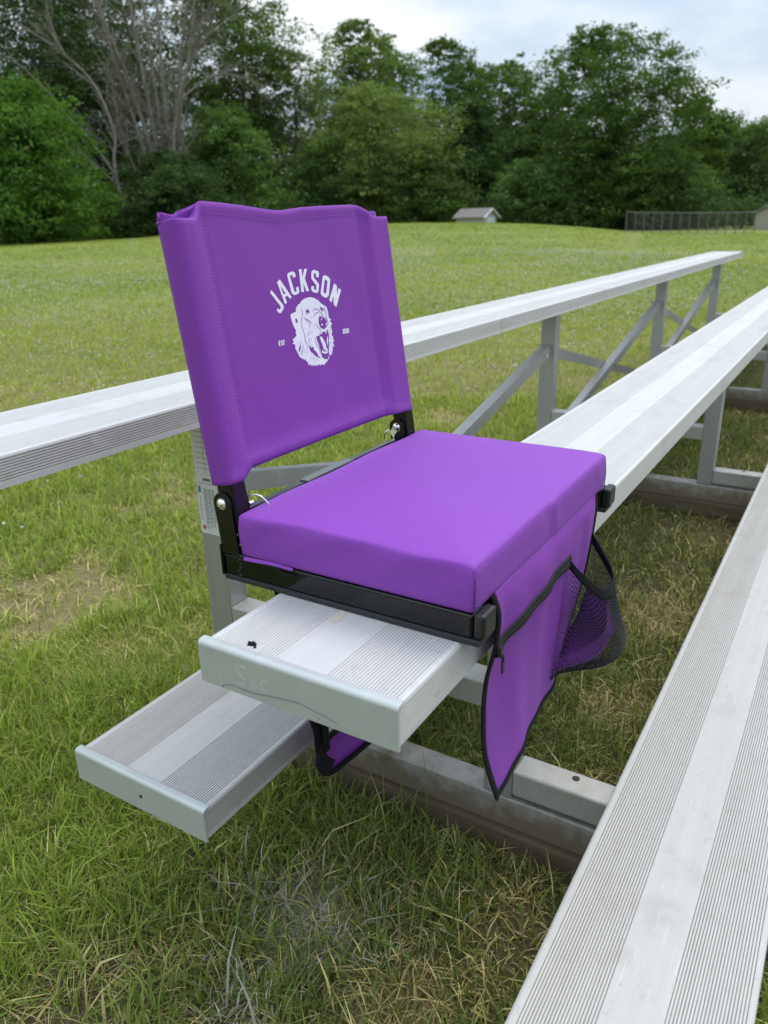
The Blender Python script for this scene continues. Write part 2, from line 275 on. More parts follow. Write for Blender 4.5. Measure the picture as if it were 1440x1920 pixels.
BEAR_LINES = [[(332.6,180.9),(333.4,175.0),(332.7,171.3),(328.9,166.9),(328.5,162.1),(326.8,159.5),(328.2,153.5),(329.7,150.4),(329.5,143.7),(330.2,135.8),(334.5,132.3)],[(334.1,168.3),(338.2,165.9),(343.3,163.9),(347.5,161.0),(350.3,159.2)],[(337.2,165.5),(341.1,161.7)],[(340.9,163.9),(341.5,160.2)],[(343.8,162.4),(342.7,158.6)],[(346.6,160.6),(343.5,155.6)],[(348.6,158.9),(342.8,153.2)],[(355.7,175.2),(362.0,176.8),(367.6,175.5),(372.3,171.1),(378.0,166.6)],[(354.8,166.0),(360.2,170.4),(367.3,171.6),(369.5,168.4)],[(350.3,165.1),(352.4,167.8)],[(355.7,157.1),(353.8,150.5)],[(358.6,158.8),(362.0,152.4),(367.6,147.8)],[(344.6,150.6),(336.3,144.7)],[(349.2,149.0),(343.0,144.9)],[(341.9,147.0),(334.2,143.1)],[(345.2,140.7),(339.0,136.6)],[(338.5,140.6),(335.5,136.0)],[(353.3,139.6),(351.4,132.9),(357.8,125.1),(358.4,115.0)],[(313.6,139.0),(309.9,134.2)],[(321.1,139.9),(317.2,134.6),(311.0,126.8)],[(325.3,134.5),(317.9,125.8),(315.3,122.3)],[(321.6,127.2),(315.8,121.2)],[(331.3,132.7),(331.0,125.9)],[(327.6,128.3),(323.7,123.0)],[(330.5,124.0),(325.8,118.8)],[(336.9,120.1),(334.0,112.6)],[(340.9,116.5),(338.5,110.9)],[(344.4,114.0),(341.8,107.4)],[(349.1,112.3),(347.2,108.6)],[(381.8,177.1),(384.2,169.9),(384.0,162.9),(385.5,155.7),(382.2,150.1)],[(373.2,168.0),(380.3,162.3),(384.6,158.8)],[(388.2,149.4),(391.1,144.0)],[(385.1,144.7),(388.0,139.3)],[(385.8,137.5),(388.7,132.0)],[(382.7,129.8),(385.7,124.3)],[(381.1,120.8),(382.4,115.5)],[(335.8,137.0),(340.9,131.4)]]
# ================================================================== the ground
KS = 1.4
EDGE = [(0,0.0),(6.2,0.0),(9.65,0.025),(14.3,0.165),(17.5,0.54),(21.0,0.84),(25.2,1.02),(29.5,1.09),(37.3,1.05),(43.2,0.88),(48.5,0.50),(52.7,0.47),(56.7,0.375),(90,0.0)]
EA = np.array([a for a,_ in EDGE]); EH = np.array([h for _,h in EDGE])
def hgt(x, y):
    x = np.asarray(x, float); y = np.asarray(y, float)
    dx, dy = x - CAM[0], y - CAM[1]; r = np.hypot(dx, dy); az = np.degrees(np.arctan2(dy, dx))
    h = np.interp(az, EA, EH, left=0, right=0)
    s = np.clip((r - 9)/(60 - 9), 0, 1); s = s*s*(3-2*s)
    b = np.clip((r - 60)/9, 0, 1); b = b*b*(3-2*b)
    micro = 0.012*np.sin(x*2.1+0.3)*np.cos(y*1.7) + 0.008*np.sin(x*5.3)*np.sin(y*4.9+1)
    return h*s*(1-0.60*b) + micro*np.clip(1.4-r/12, 0.2, 1) - 0.012
def pol(az, r): a = math.radians(az); return CAM[0] + r*math.cos(a), CAM[1] + r*math.sin(a)
def hz(x, y): return float(hgt(x, y))
radii = np.concatenate([[0.0], np.geomspace(0.25, 320, 150)]); NA = 240
V = []; F = []
for i, r in enumerate(radii):
    for j in range(NA):
        a = 2*math.pi*j/NA; V.append((CAM[0] + r*math.cos(a), CAM[1] + r*math.sin(a)))
V = np.array(V); Z = hgt(V[:,0], V[:,1])
mb = MB(); mb.v = np.column_stack([V, Z]).tolist()
mb.f = [(i*NA+j, i*NA+(j+1)%NA, (i+1)*NA+(j+1)%NA, (i+1)*NA+j) for i in range(1, len(radii)-1) for j in range(NA)]
mb.f += [(0, NA+j, NA+(j+1)%NA) for j in range(NA)]; mb.m = [0]*len(mb.f)
m, t, b = mat('turf', (0.1,0.14,0.03), 0.9, 0, 0.15)
P = coords(t, src='Object')
nA = noise(t, P, 0.55, 5, 0.6); nB = noise(t, P, 6, 5, 0.65); nC = noise(t, P, 60, 4, 0.7); nD = noise(t, coords(t, (0.35,0.9,1), rot=(0,0,0.55)), 0.30, 4, 0.55)
green = ramp(t, nB, [(0.30,(0.075,0.105,0.018)),(0.50,(0.125,0.160,0.030)),(0.70,(0.195,0.205,0.055))])
patch = ramp(t, nA, [(0.38,(0.085,0.135,0.022)),(0.50,(0.150,0.180,0.038)),(0.64,(0.240,0.225,0.085))])
far = ramp(t, nD, [(0.35,(0.115,0.165,0.028)),(0.50,(0.170,0.200,0.048)),(0.66,(0.250,0.245,0.085))])
field = mixc(t, 0.5, mixc(t, 0.5, green, patch), far)
field = mixc(t, 0.45, field, ramp(t, nC, [(0.3,(0.05,0.075,0.012)),(0.7,(0.27,0.27,0.09))]))
soil = mixc(t, nC, ramp(t, nB, [(0.35,(0.040,0.046,0.015)),(0.65,(0.110,0.095,0.045))]), (0.18,0.145,0.08))
for (cx_, cy_, r0_, r1_, colr) in ((0.235,0.325,0.04,0.13,(0.52,0.50,0.45)),(0.16,0.10,0.03,0.12,(0.26,0.19,0.115)),(1.55,0.06,0.05,0.22,(0.24,0.17,0.10)),(0.86,1.06,0.05,0.30,(0.40,0.32,0.17)),(1.05,0.05,0.04,0.16,(0.22,0.17,0.10))):
    g_ = N(t, 'ShaderNodeNewGeometry'); d_ = N(t, 'ShaderNodeVectorMath', operation='DISTANCE'); L(t, g_.outputs['Position'], d_.inputs[0]); d_.inputs[1].default_value = (cx_, cy_, 0)
    q_ = N(t, 'ShaderNodeMapRange'); q_.inputs['From Min'].default_value = r1_; q_.inputs['From Max'].default_value = r0_; L(t, smath(t, 'ADD', d_.outputs['Value'], smath(t, 'MULTIPLY_ADD', nB, 0.16, -0.08)), q_.inputs['Value'])
    soil = mixc(t, smath(t, 'MULTIPLY', q_.outputs[0], 0.85), soil, colr)
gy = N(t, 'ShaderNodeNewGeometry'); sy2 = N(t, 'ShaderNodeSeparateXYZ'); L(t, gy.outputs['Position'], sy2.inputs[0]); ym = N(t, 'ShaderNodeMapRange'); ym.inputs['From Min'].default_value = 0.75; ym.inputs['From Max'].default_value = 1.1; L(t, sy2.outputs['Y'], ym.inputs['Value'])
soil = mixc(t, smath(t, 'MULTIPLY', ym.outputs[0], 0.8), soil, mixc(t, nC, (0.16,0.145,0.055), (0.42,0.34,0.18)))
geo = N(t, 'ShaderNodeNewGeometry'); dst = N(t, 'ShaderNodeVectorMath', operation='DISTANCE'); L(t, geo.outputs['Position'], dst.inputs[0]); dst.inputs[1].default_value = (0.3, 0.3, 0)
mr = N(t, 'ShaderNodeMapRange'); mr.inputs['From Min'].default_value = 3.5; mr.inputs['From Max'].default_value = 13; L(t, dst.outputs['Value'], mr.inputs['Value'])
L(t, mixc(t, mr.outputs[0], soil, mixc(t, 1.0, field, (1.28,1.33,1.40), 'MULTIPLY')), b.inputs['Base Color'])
bump(t, b, smath(t, 'ADD', nC, nB), 0.8, 0.03)
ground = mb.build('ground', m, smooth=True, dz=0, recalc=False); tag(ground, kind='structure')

# ================================================================== grass (nobody could count it)
def vnoise(x, y, s, seed):
    r = np.random.default_rng(seed); T = r.random((64, 64)); x = x/s; y = y/s
    i = np.floor(x).astype(int); j = np.floor(y).astype(int); u = x - i; v = y - j; u = u*u*(3-2*u); v = v*v*(3-2*v)
    g = lambda a, c: T[a % 64, c % 64]
    return (g(i,j)*(1-u)+g(i+1,j)*u)*(1-v) + (g(i,j+1)*(1-u)+g(i+1,j+1)*u)*v
def colour_mix(t, a, b): return a*(1-t[:,None]) + b*t[:,None]
GV = []; GT = []; GC = []; goff = 0
def blades(n, r0, r1, a0, a1, Lm, Wm, near):
    global goff
    r = np.sqrt(rng.uniform(r0*r0, r1*r1, n)); az = np.radians(rng.uniform(a0, a1, n))
    x = CAM[0] + r*np.cos(az); y = CAM[1] + r*np.sin(az)
    # blades grow in tufts: pull them towards shared centres
    tq = 16; tc_ = rng.integers(0, max(1, n//tq), n); sx_ = x[tc_*tq % n]; sy_ = y[tc_*tq % n]; tuft = rng.random(n) < 0.72; tr_ = (0.011 + 0.0022*r)
    ox, oy = rng.normal(0, 1, n)*tr_, rng.normal(0, 1, n)*tr_; x = np.where(tuft, sx_+ox, x); y = np.where(tuft, sy_+oy, y); r = np.hypot(x-CAM[0], y-CAM[1])
    tshade = (rng.uniform(0.70, 1.25, max(1, n//tq)+1)[tc_])*np.where(tuft, 1, 0.9)
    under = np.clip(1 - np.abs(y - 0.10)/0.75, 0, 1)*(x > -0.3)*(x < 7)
    patch = vnoise(x, y, 0.42, 1)*0.6 + vnoise(x, y, 0.13, 2)*0.4; big = vnoise(x, y, 2.3, 3)*0.6 + vnoise(x, y, 7.0, 13)*0.4
    bare = np.clip((patch - 0.60)*6, 0, 1)*(r < 5)
    spots = [(0.235,0.325,0.075),(0.16,0.10,0.10),(0.70,-0.05,0.10),(1.55,0.06,0.16),(1.05,0.05,0.10),(2.3,0.0,0.16),(0.86,1.06,0.18),(0.70,1.28,0.12)]
    for sx, sy, sr in spots: bare = np.maximum(bare, np.clip(1.5 - np.hypot(x-sx, y-sy)/sr, 0, 1)*0.8)
    keep = rng.random(n) > np.maximum(bare*0.74, np.clip(under*0.40, 0, 1))
    # no blades inside the ground beams
    for fx in FRAMES: keep &= ~((x > fx-0.03) & (x < fx+0.09) & (y > -0.36) & (y < 0.84))
    x, y, r, patch, big, under, bare, ox, oy, tuft, tshade = (q[keep] for q in (x, y, r, patch, big, under, bare, ox, oy, tuft, tshade)); n = len(x)
    z = hgt(x, y)
    Ln = Lm*rng.lognormal(-0.05, 0.32, n)*(0.85 + 0.5*vnoise(x, y, 0.30, 4)); W = Wm*rng.lognormal(-0.05, 0.34, n)
    tall = (rng.random(n) < 0.06*(0.4+under)); Ln = np.where(tall, Ln*1.7, Ln)
    d = np.where(tuft, np.arctan2(oy, ox) + rng.normal(0, 0.8, n), rng.uniform(0, 2*math.pi, n)); lean = np.clip(np.abs(rng.normal(0.74, 0.34, n)), 0.05, 1.3)
    dead = rng.random(n) < (0.09 + 0.05*(r < 2.4) + 0.24*np.clip((big-0.50)*2.2, 0, 1) + 0.50*bare + 0.10*under)
    lean = np.where(dead, np.clip(lean+0.35, 0, 1.35), lean); Ln = np.where(dead, Ln*0.85, Ln)
    dx, dy = np.cos(d), np.sin(d); tw = d + math.pi/2 + rng.normal(0, 0.5, n); px, py = np.cos(tw), np.sin(tw)
    hx = np.sin(lean)*Ln; hzv = np.cos(lean)*Ln
    lush = np.array([0.215,0.335,0.036]); yel = np.array([0.420,0.460,0.088]); straw = np.array([0.74,0.59,0.28]); under_shade = np.array([0.150,0.195,0.045]); pale = np.array([0.50,0.49,0.42])
    tmix = np.clip(big*1.25 - 0.13 + rng.normal(0, 0.22, n), 0, 1)
    c = colour_mix(tmix, np.tile(lush, (n,1)), np.tile(yel, (n,1)))
    c = colour_mix(np.clip(under*1.0 + rng.normal(0, 0.12, n), 0, 0.92), c, np.tile(under_shade, (n,1)))  # shade under the planks worked into the blade colour, with darker, wetter grass
    gd_ = np.minimum(np.hypot((x-0.235)/0.06, (y-0.325)/0.12), np.hypot((x-0.06)/0.06, (y-0.315)/0.05)); grey = (rng.random(n) < 0.50*np.exp(-gd_**2)); lean = np.where(grey, np.clip(lean+0.35, 0, 1.35), lean)
    c = np.where(dead[:,None], colour_mix(rng.random(n)*0.5, np.tile(straw,(n,1)), c), c); c = np.where(grey[:,None], pale, c)
    c *= (rng.uniform(0.74, 1.26, n)*tshade)[:,None]
    B = np.stack([x, y, z - 0.004], 1); Pp = np.stack([px, py, np.zeros(n)], 1)*W[:,None]/2
    D = np.stack([dx, dy, np.zeros(n)], 1); U = np.array([0,0,1.0])
    tip = B + D*hx[:,None] + U*(hzv*np.where(lean > 0.9, 0.75, 0.93))[:,None]
    if near:
        mid = B + D*(hx*0.36)[:,None] + U*(hzv*0.62)[:,None]
        vs = np.stack([B-Pp, B+Pp, mid-Pp*0.9, mid+Pp*0.9, tip], 1).reshape(-1,3)
        i = np.arange(n)[:,None]*5; tr = np.concatenate([i+[0,1,3], i+[0,3,2], i+[2,3,4]], 1).reshape(-1,3)
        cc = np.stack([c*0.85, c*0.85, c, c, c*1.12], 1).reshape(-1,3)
    else:
        vs = np.stack([B-Pp, B+Pp, tip], 1).reshape(-1,3); i = np.arange(n)[:,None]*3; tr = (i+[0,1,2]).reshape(-1,3)
        cc = np.repeat(c, 3, 0)
    GV.append(vs); GT.append(tr + goff); GC.append(cc); goff += len(vs)
def np_mesh(name, Vv, T, Cc, material, smooth=False):
    me = bpy.data.meshes.new(name); k = T.shape[1]
    me.vertices.add(len(Vv)); me.vertices.foreach_set('co', Vv.astype(np.float32).ravel())
    me.loops.add(T.size); me.loops.foreach_set('vertex_index', T.astype(np.int32).ravel())
    me.polygons.add(len(T)); me.polygons.foreach_set('loop_start', np.arange(0, T.size, k, dtype=np.int32)); me.polygons.foreach_set('loop_total', np.full(len(T), k, dtype=np.int32))
    if Cc is not None:
        at = me.color_attributes.new('tint', 'FLOAT_COLOR', 'POINT'); at.data.foreach_set('color', np.column_stack([Cc, np.ones(len(Cc))]).astype(np.float32).ravel())
    me.materials.append(material); me.update(); me.validate()
    return me
def leafy(name, rough=0.5, trans=0.35, spec=0.3, tcol=(0.9,1.0,0.35)):
    m = bpy.data.materials.new(name); m.use_nodes = True; t = m.node_tree; b = t.nodes['Principled BSDF']; out = t.nodes['Material Output']
    a = N(t, 'ShaderNodeAttribute', attribute_name='tint'); L(t, a.outputs['Color'], b.inputs['Base Color'])
    b.inputs['Roughness'].default_value = rough; b.inputs['Specular IOR Level'].default_value = spec
    tr = N(t, 'ShaderNodeBsdfTranslucent'); L(t, mixc(t, 1.0, a.outputs['Color'], tcol, 'MULTIPLY'), tr.inputs['Color'])
    mx = N(t, 'ShaderNodeMixShader'); mx.inputs[0].default_value = trans; L(t, b.outputs[0], mx.inputs[1]); L(t, tr.outputs[0], mx.inputs[2]); L(t, mx.outputs[0], out.inputs['Surface'])
    return m
FRAMES = (0.53, 2.47, 4.385, 6.26)
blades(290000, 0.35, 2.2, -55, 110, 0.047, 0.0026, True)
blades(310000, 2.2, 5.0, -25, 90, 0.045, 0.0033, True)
blades(290000, 5.0, 10.5, -22, 80, 0.046, 0.0054, False)
blades(290000, 10.5, 24, -22, 78, 0.052, 0.0110, False)
blades(290000, 24, 58, -22, 78, 0.052, 0.028, False)
M_grass = leafy('grass_blades', 0.55, 0.30)
grass = bpy.data.objects.new('grass', np_mesh('grass', np.concatenate(GV), np.concatenate(GT), np.concatenate(GC), M_grass)); COL.objects.link(grass)
tag(grass, 'mown green and straw coloured grass growing round the bleacher', 'grass', kind='stuff')
# clover heads sprinkled through the lawn
def clover(n):
    az = rng.uniform(2, 62, n*4); r = np.sqrt(rng.uniform(2.2**2, 26**2, n*4)); x = CAM[0] + r*np.cos(np.radians(az)); y = CAM[1] + r*np.sin(np.radians(az))
    k = (vnoise(x, y, 2.6, 21)*0.5 + vnoise(x, y, 0.7, 22)*0.3 + rng.random(len(x))*0.28 > 0.515) & (y > 1.5) & (r > 2.9); x, y, r = x[k][:n], y[k][:n], r[k][:n]; n = len(x)
    z = hgt(x, y) + rng.uniform(0.035, 0.075, n); s = rng.uniform(0.0065, 0.0125, n)*(0.85 + r/28)
    o = np.array([(1,0,0),(0,1,0),(-1,0,0),(0,-1,0),(0,0,.8),(0,0,-.7)]); vs = (np.stack([x,y,z],1)[:,None,:] + o[None]*s[:,None,None]).reshape(-1,3)
    f = np.array([(0,1,4),(1,2,4),(2,3,4),(3,0,4),(1,0,5),(2,1,5),(3,2,5),(0,3,5)]); tr = (np.arange(n)[:,None,None]*6 + f[None]).reshape(-1,3)
    w = np.where(rng.random(n)[:,None] < 0.035, np.array([[0.70,0.52,0.03]]), np.array([[0.62,0.62,0.52]])*rng.uniform(0.7,1.15,n)[:,None])
    return vs, tr, np.repeat(w, 6, 0)
vs, tr, cc = clover(11000)
fl = bpy.data.objects.new('clover_flowers', np_mesh('clover_flowers', vs, tr, cc, leafy('clover_petals', 0.8, 0.2, 0.1, (1,1,1)))); COL.objects.link(fl)
tag(fl, 'white clover heads sprinkled over the lawn behind the bleacher', 'flowers', kind='stuff')

# ================================================================== bleacher
bleacher = empty('bleacher', (3.3, 0.22, 0.0))
tag(bleacher, 'weathered silver aluminium bleacher with low rows of ribbed planks on grass', 'bleacher')
W = 0.241
def profile(y0, zt, th, gw=0.0003, gd=0.0009):
    P = []; G = []      # points round the section; G flags faces that are groove
    def p(y, z, g=0): P.append((y, z)); G.append(g)
    # front side: ribs, from the bottom up
    p(y0, zt-th); z = zt-th+0.009; p(y0, z)
    for k in range(8):
        p(y0, z); p(y0+0.0011, z+0.0008, 1); p(y0+0.0011, z+0.0016, 1); p(y0, z+0.0024, 1); z += 0.0040; 
    p(y0, zt-0.004); p(y0+0.0012, zt-0.0012); p(y0+0.004, zt)
    def ribs(a, bb):
        n = int(round((bb-a)/0.00375)); pit = (bb-a)/n
        for k in range(n):
            y = a + k*pit; p(y, zt); p(y+0.0003, zt-gd, 1); p(y+0.0003+gw, zt-gd, 1); p(y+0.0006+gw, zt, 1)
    ribs(y0+0.008, y0+0.089); p(y0+0.0895, zt); p(y0+W-0.0895, zt); ribs(y0+W-0.089, y0+W-0.0095)
    p(y0+W-0.004, zt); p(y0+W-0.0012, zt-0.0012); p(y0+W, zt-0.004); p(y0+W, zt-th); p(y0+W-0.003, zt-th); p(y0+W-0.003, zt-0.004); p(y0+0.0035, zt-0.004); p(y0+0.0035, zt-th)
    # drop consecutive duplicates
    Q = [P[0]]; q = [G[0]]
    for a, g in zip(P[1:], G[1:]):
        if abs(a[0]-Q[-1][0]) + abs(a[1]-Q[-1][1]) > 1e-6: Q.append(a); q.append(g)
    return Q, q
def plank(name, x0, x1, y0, zt, th=0.045, worn=False, label=None):
    Q, g = profile(y0, zt, th, 0.0007 if worn else 0.0003, 0.0012 if worn else 0.0009); n = len(Q); xs = [x0+0.003] + list(np.linspace(x0+0.003, x1-0.003, 12)[1:]) ; mb = MB()
    for x in xs: mb.v += [(x, a, c) for a, c in Q]
    for i in range(len(xs)-1):
        for j in range(n):
            j2 = (j+1) % n; mb.f.append((i*n+j, (i+1)*n+j, (i+1)*n+j2, i*n+j2)); mb.m.append(1 if g[j2] else 0)
    o = mb.build(name, [M_worn, M_grime] if worn else [M_plank, M_groove], bleacher)
    if label: o['label'] = label
    for xe, s in ((x0, 1), (x1, -1)):
        c = MB(); t = 0.003; lip = 0.013; zt2 = zt+0.0028; zb = zt-th-0.002; R = 0.006
        prof = [(xe, zb), (xe, zt2-R)] + [(xe + s*(R - R*math.cos(a)), zt2-R+R*math.sin(a)) for a in np.linspace(0.25, math.pi/2, 5)] + [(xe+s*(lip-0.002), zt2), (xe+s*lip, zt2-0.0012), (xe+s*lip, zt+0.0003), (xe+s*t, zt+0.0003), (xe+s*t, zb)]
        c.extrude_poly(prof, 'y', y0-0.0022, y0+W+0.0022)
        e = c.build('end_cap', M_cap, o, bevel=0.0008)
        if xe == x0: caps.append(e)
    return o
caps = []
XE = 6.66
pA = plank('seat_plank', 0.0, XE, 0.0, 0.0)
pF = plank('foot_plank', 0.0281, XE, 0.3035, -0.2753, worn=True)
pB = plank('seat_plank', -0.02, XE, 0.6424, 0.1335)
pR = plank('foot_plank', 0.02, XE, -0.327, -0.435, worn=True)
# marks on the near planks
pen = [(0.214,-0.0475),(0.213,-0.043),(0.199,-0.0385),(0.184,-0.039),(0.169,-0.039),(0.145,-0.035),(0.111,-0.031),(0.094,-0.034),(0.079,-0.036),(0.066,-0.039)]
mb = MB(); mb.tube([(-0.0002, y, z) for y, z in pen], [0.0005]*3+[0.0007]*5+[0.0005]*2, 5); mb.build('pen_mark', M_ink, caps[0])
mb = MB()
for st in ([(0.178,-0.0125),(0.184,-0.011),(0.190,-0.014),(0.191,-0.019),(0.187,-0.023),(0.182,-0.026),(0.181,-0.031),(0.186,-0.035),(0.192,-0.034)],
           [(0.170,-0.0245),(0.1745,-0.031),(0.170,-0.0355),(0.1655,-0.031),(0.170,-0.0245)], [(0.151,-0.021),(0.157,-0.021),(0.160,-0.026),(0.157,-0.031),(0.150,-0.031)]):
    mb.tube([(0.0003, y, z) for y, z in st], 0.0005, 5)
mb.build('scratched_letters', M_scratch, caps[0])
mb = MB(); mb.tube([(0.0279, 0.417+0.002*math.cos(a), -0.299+0.002*math.sin(a)) for a in np.linspace(0, 6.28, 12)], 0.0007, 5); mb.tube([(0.0283,0.417,-0.299),(0.0277,0.417,-0.299)], 0.0016, 10); mb.build('rivet_hole', M_dark, caps[1])
mb = MB()
for k in range(16):
    mb.dome((0.024+random.gauss(0,.0020), 0.188+random.gauss(0,.0034), -0.0006), random.uniform(.0013,.0024), (0,0,1), random.uniform(.0015,.004), 7)
mb.build('gum_blob', M_web, pA, smooth=True)
mb = MB(); mb.add([(0.104,0.140,0.0004),(0.112,0.138,0.0004),(0.128,0.140,0.0004),(0.130,0.147,0.0004),(0.118,0.1475,0.0004),(0.106,0.147,0.0004)], [(0,1,2,3,4,5)]); mb.build('tape_scrap', M_tape, pA)
# frames
BY = (0.712, 0.728, 0.730, 0.730)
DX = 0.053; rear_posts = []
for k, fx in enumerate(FRAMES):
    by = BY[k]; zb = 0.1335-0.045
    g = MB().box(fx, fx+DX, -0.34, 0.83, -0.605, -0.5415).build('ground_beam', M_gbeam, bleacher, bevel=0.003)
    MB().box(fx-0.012, fx+DX+0.025, -0.36, 0.85, -0.665, -0.6055).build('wooden_sill', M_wood, g, bevel=0.004)
    MB().box(fx, fx+DX, 0.089, 0.142, -0.541, -0.0455).build('post', M_post, bleacher, bevel=0.003)
    rp = MB().box(fx, fx+DX, by, by+0.06, -0.541, zb-0.0005).build('post', M_post, bleacher, bevel=0.003); rear_posts.append(rp)
    MB().box(fx, fx+DX, 0.1425, by-0.0005, -0.371, -0.321).build('foot_support', M_beam, bleacher, bevel=0.003)
    s = MB().box(fx, fx+DX, -0.33, 0.0885, -0.532, -0.4805).build('foot_support', M_beam, bleacher, bevel=0.004)
    MB().tube([(fx+0.036,-0.012,-0.4803),(fx+0.036,-0.012,-0.4797)], 0.0065, 14).build('bolt_hole', M_dark, s)
    for y0, y1, zz_ in ((0.085,0.146,-0.0455),(by-0.004,by+0.064,zb-0.0005)):
        MB().box(fx+DX+0.0005, fx+DX+0.085, y0, y1, zz_-0.007, zz_-0.0005).build('plank_clip', M_post, bleacher, bevel=0.002)
def angle_bar(p0, p1):
    p0, p1 = Vector(p0), Vector(p1); d = (p1-p0).normalized(); u = Vector((0,1,0)).cross(d).normalized()
    if u.z < 0: u = -u
    mb = MB(); mb.bar(p0, p1, 0.004, 0.042, u); mb.bar(p0+u*0.019+Vector((0,0.0185,0)), p1+u*0.019+Vector((0,0.0185,0)), 0.033, 0.004, u)
    return mb
for k in range(3):
    a, c = FRAMES[k], FRAMES[k+1]; ya = (BY[k]+BY[k+1])/2
    for p0_, p1_ in (((a+DX+0.02, ya+0.025, -0.495), (c-0.005, ya+0.025, -0.075)), ((a+DX+0.005, ya+0.066, -0.085), (c-0.02, ya+0.066, -0.50))):
        br = angle_bar(p0_, p1_).build('cross_brace', M_post, bleacher)
        for t_ in (0.03, 0.5, 0.97):
            q = Vector(p0_).lerp(Vector(p1_), t_); MB().tube([(q.x,q.y-0.0015,q.z),(q.x,q.y-0.010,q.z)], 0.0085, 6).build('bolt', M_chrome, br)
# stickers on the first rear post
fx = FRAMES[0]; by = BY[0]; st = MB(); x = fx-0.0006
p0 = rear_posts[0]
st.box(x, fx-0.0001, by+0.004, by+0.059, -0.0585, 0.070)
for k in range(9): z = 0.055-0.0105*k; st.box(x-0.0002, x, by+0.009, by+0.053, z, z+0.0009, 1)
st.box(x-0.0002, x, by+0.031, by+0.0318, -0.040, 0.060, 1); st.box(x-0.0002, x, by+0.020, by+0.040, -0.054, -0.0485, 1)
o = st.build('warning_sticker', [M_white, M_ink], p0); o['label'] = 'white table sticker ruled with thin black lines'
st = MB(); st.box(x, fx-0.0001, by+0.004, by+0.058, -0.166, -0.0605)
st.box(x-0.0002, x, by+0.048, by+0.055, -0.080, -0.066, 2); st.tube([(x-0.0002,by+0.0485,-0.153),(x-0.0003,by+0.0485,-0.153)], 0.0048, 16, 3)
st.tube([(x-0.0002,by+0.012,-0.148),(x-0.0003,by+0.012,-0.148)], 0.0024, 3, 4); st.tube([(x-0.0002,by+0.012,-0.092),(x-0.0003,by+0.012,-0.092)], 0.0024, 3, 4)
for k, yy in enumerate((0.051,0.040,0.0372,0.0345,0.0318,0.0275,0.0248,0.022,0.0175,0.0148)):
    z = -0.070 if k else -0.088
    while z > -0.150 + (0.0 if k % 3 else 0.012):
        l = random.uniform(0.003, 0.009); st.box(x-0.0002, x, by+yy, by+yy+0.0013, z-l, z, 1); z -= l+0.0016
o = st.build('warning_sticker', [M_white, M_ink, M_blue, M_red, M_yel], p0); o['label'] = 'white text sticker with blue, red and yellow marks'
# ================================================================== stadium seat
chair = empty('stadium_seat', (0.37, 0.15, H))
tag(chair, 'purple padded folding stadium seat with white bear print clamped on the middle plank', 'stadium seat')
TA = math.radians(8); SA, CA = math.sin(TA), math.cos(TA)
def bp(u, v, d=0.0): return (u, 0.303 + v*SA + d*CA, 0.129 + v*CA - d*SA)      # point on the back: u across, v up, d rearward
def sm(a, b, x): x = min(1, max(0, (x-a)/(b-a))); return x*x*(3-2*x)
# ---- frame
def rail(x0, x1):
    r = MB().box(x0, x1, -0.012, 0.323, 0.0075, 0.0345).build('side_rail', M_black, chair, bevel=0.003, seg=3)
    MB().box(x0-0.0015, x1+0.0025, -0.021, 0.3245, 0.0003, 0.0072).build('rubber_pad', M_rubber, r, bevel=0.0015)
    MB().box(x0+0.0005, x1+0.0015, -0.0255, -0.0125, 0.0078, 0.0365).build('end_plug', M_plastic, r, bevel=0.0035, seg=3)
    return r
r1 = rail(0.133, 0.163); r2 = rail(0.5755, 0.6055)
MB().box(0.1295, 0.163, 0.3235, 0.3265, 0.006, 0.047).build('end_plate', M_black, r1, bevel=0.001)
mb = MB()
for q in range(9): mb.dome((0.1332, 0.2975+random.gauss(0,.0016), 0.030-0.0027*q), random.uniform(.0016,.0028), (-1,0,0), random.uniform(.001,.0022), 7)
mb.build('weld', M_black, r1, smooth=True)
MB().box(0.1318, 0.1329, 0.2985, 0.3225, 0.0325, 0.0335).build('seam_edge', M_rubber, r1)
MB().box(0.1635, 0.575, 0.0, 0.022, 0.008, 0.033).build('front_rail', M_black, chair, bevel=0.003)
cb = MB().box(0.1635, 0.5415, 0.307, 0.319, 0.030, 0.084).build('rear_crossbar', M_black, chair, bevel=0.002)
MB().box(0.285, 0.398, 0.3045, 0.3195, 0.060, 0.0860).build('reflection_plate', mat('grey_plate', (0.10,0.112,0.12), 0.25)[0], cb, bevel=0.001)  # raised grey plate stands in for the light-reflecting stretch of the glossy bar
def bracket(xs):
    mb = MB()
    for x in xs:
        cy0, cz0, cy1, cz1, R = 0.3095, 0.036, 0.3165, 0.100, 0.0135
        prof = [(cy0+R, cz0), (cy0-R+0.001, cz0)] + [(cy1 + R*math.cos(a), cz1 + R*math.sin(a)) for a in np.linspace(math.pi, 0, 13)]
        mb.extrude_poly(prof, 'x', x, x+0.003)
    return mb.build('hinge_bracket', M_black, chair, bevel=0.0007)
b1 = bracket((0.1312, 0.1607)); b2 = bracket((0.5418, 0.5722))
for side, x, ax in ((b1, 0.1312, -1), (b2, 0.5418, -1)):
    mb = MB(); mb.tube([(x+0.0005,0.3165,0.100),(x-0.0012,0.3165,0.100)], 0.0072, 18); mb.dome((x-0.0012,0.3165,0.100), 0.0064, (ax,0,0), 0.0038); mb.tube([(x-0.0046,0.3165,0.100),(x-0.0053,0.3165,0.100)], 0.0023, 6)
    mb.build('bolt', M_chrome, side, autos=50)
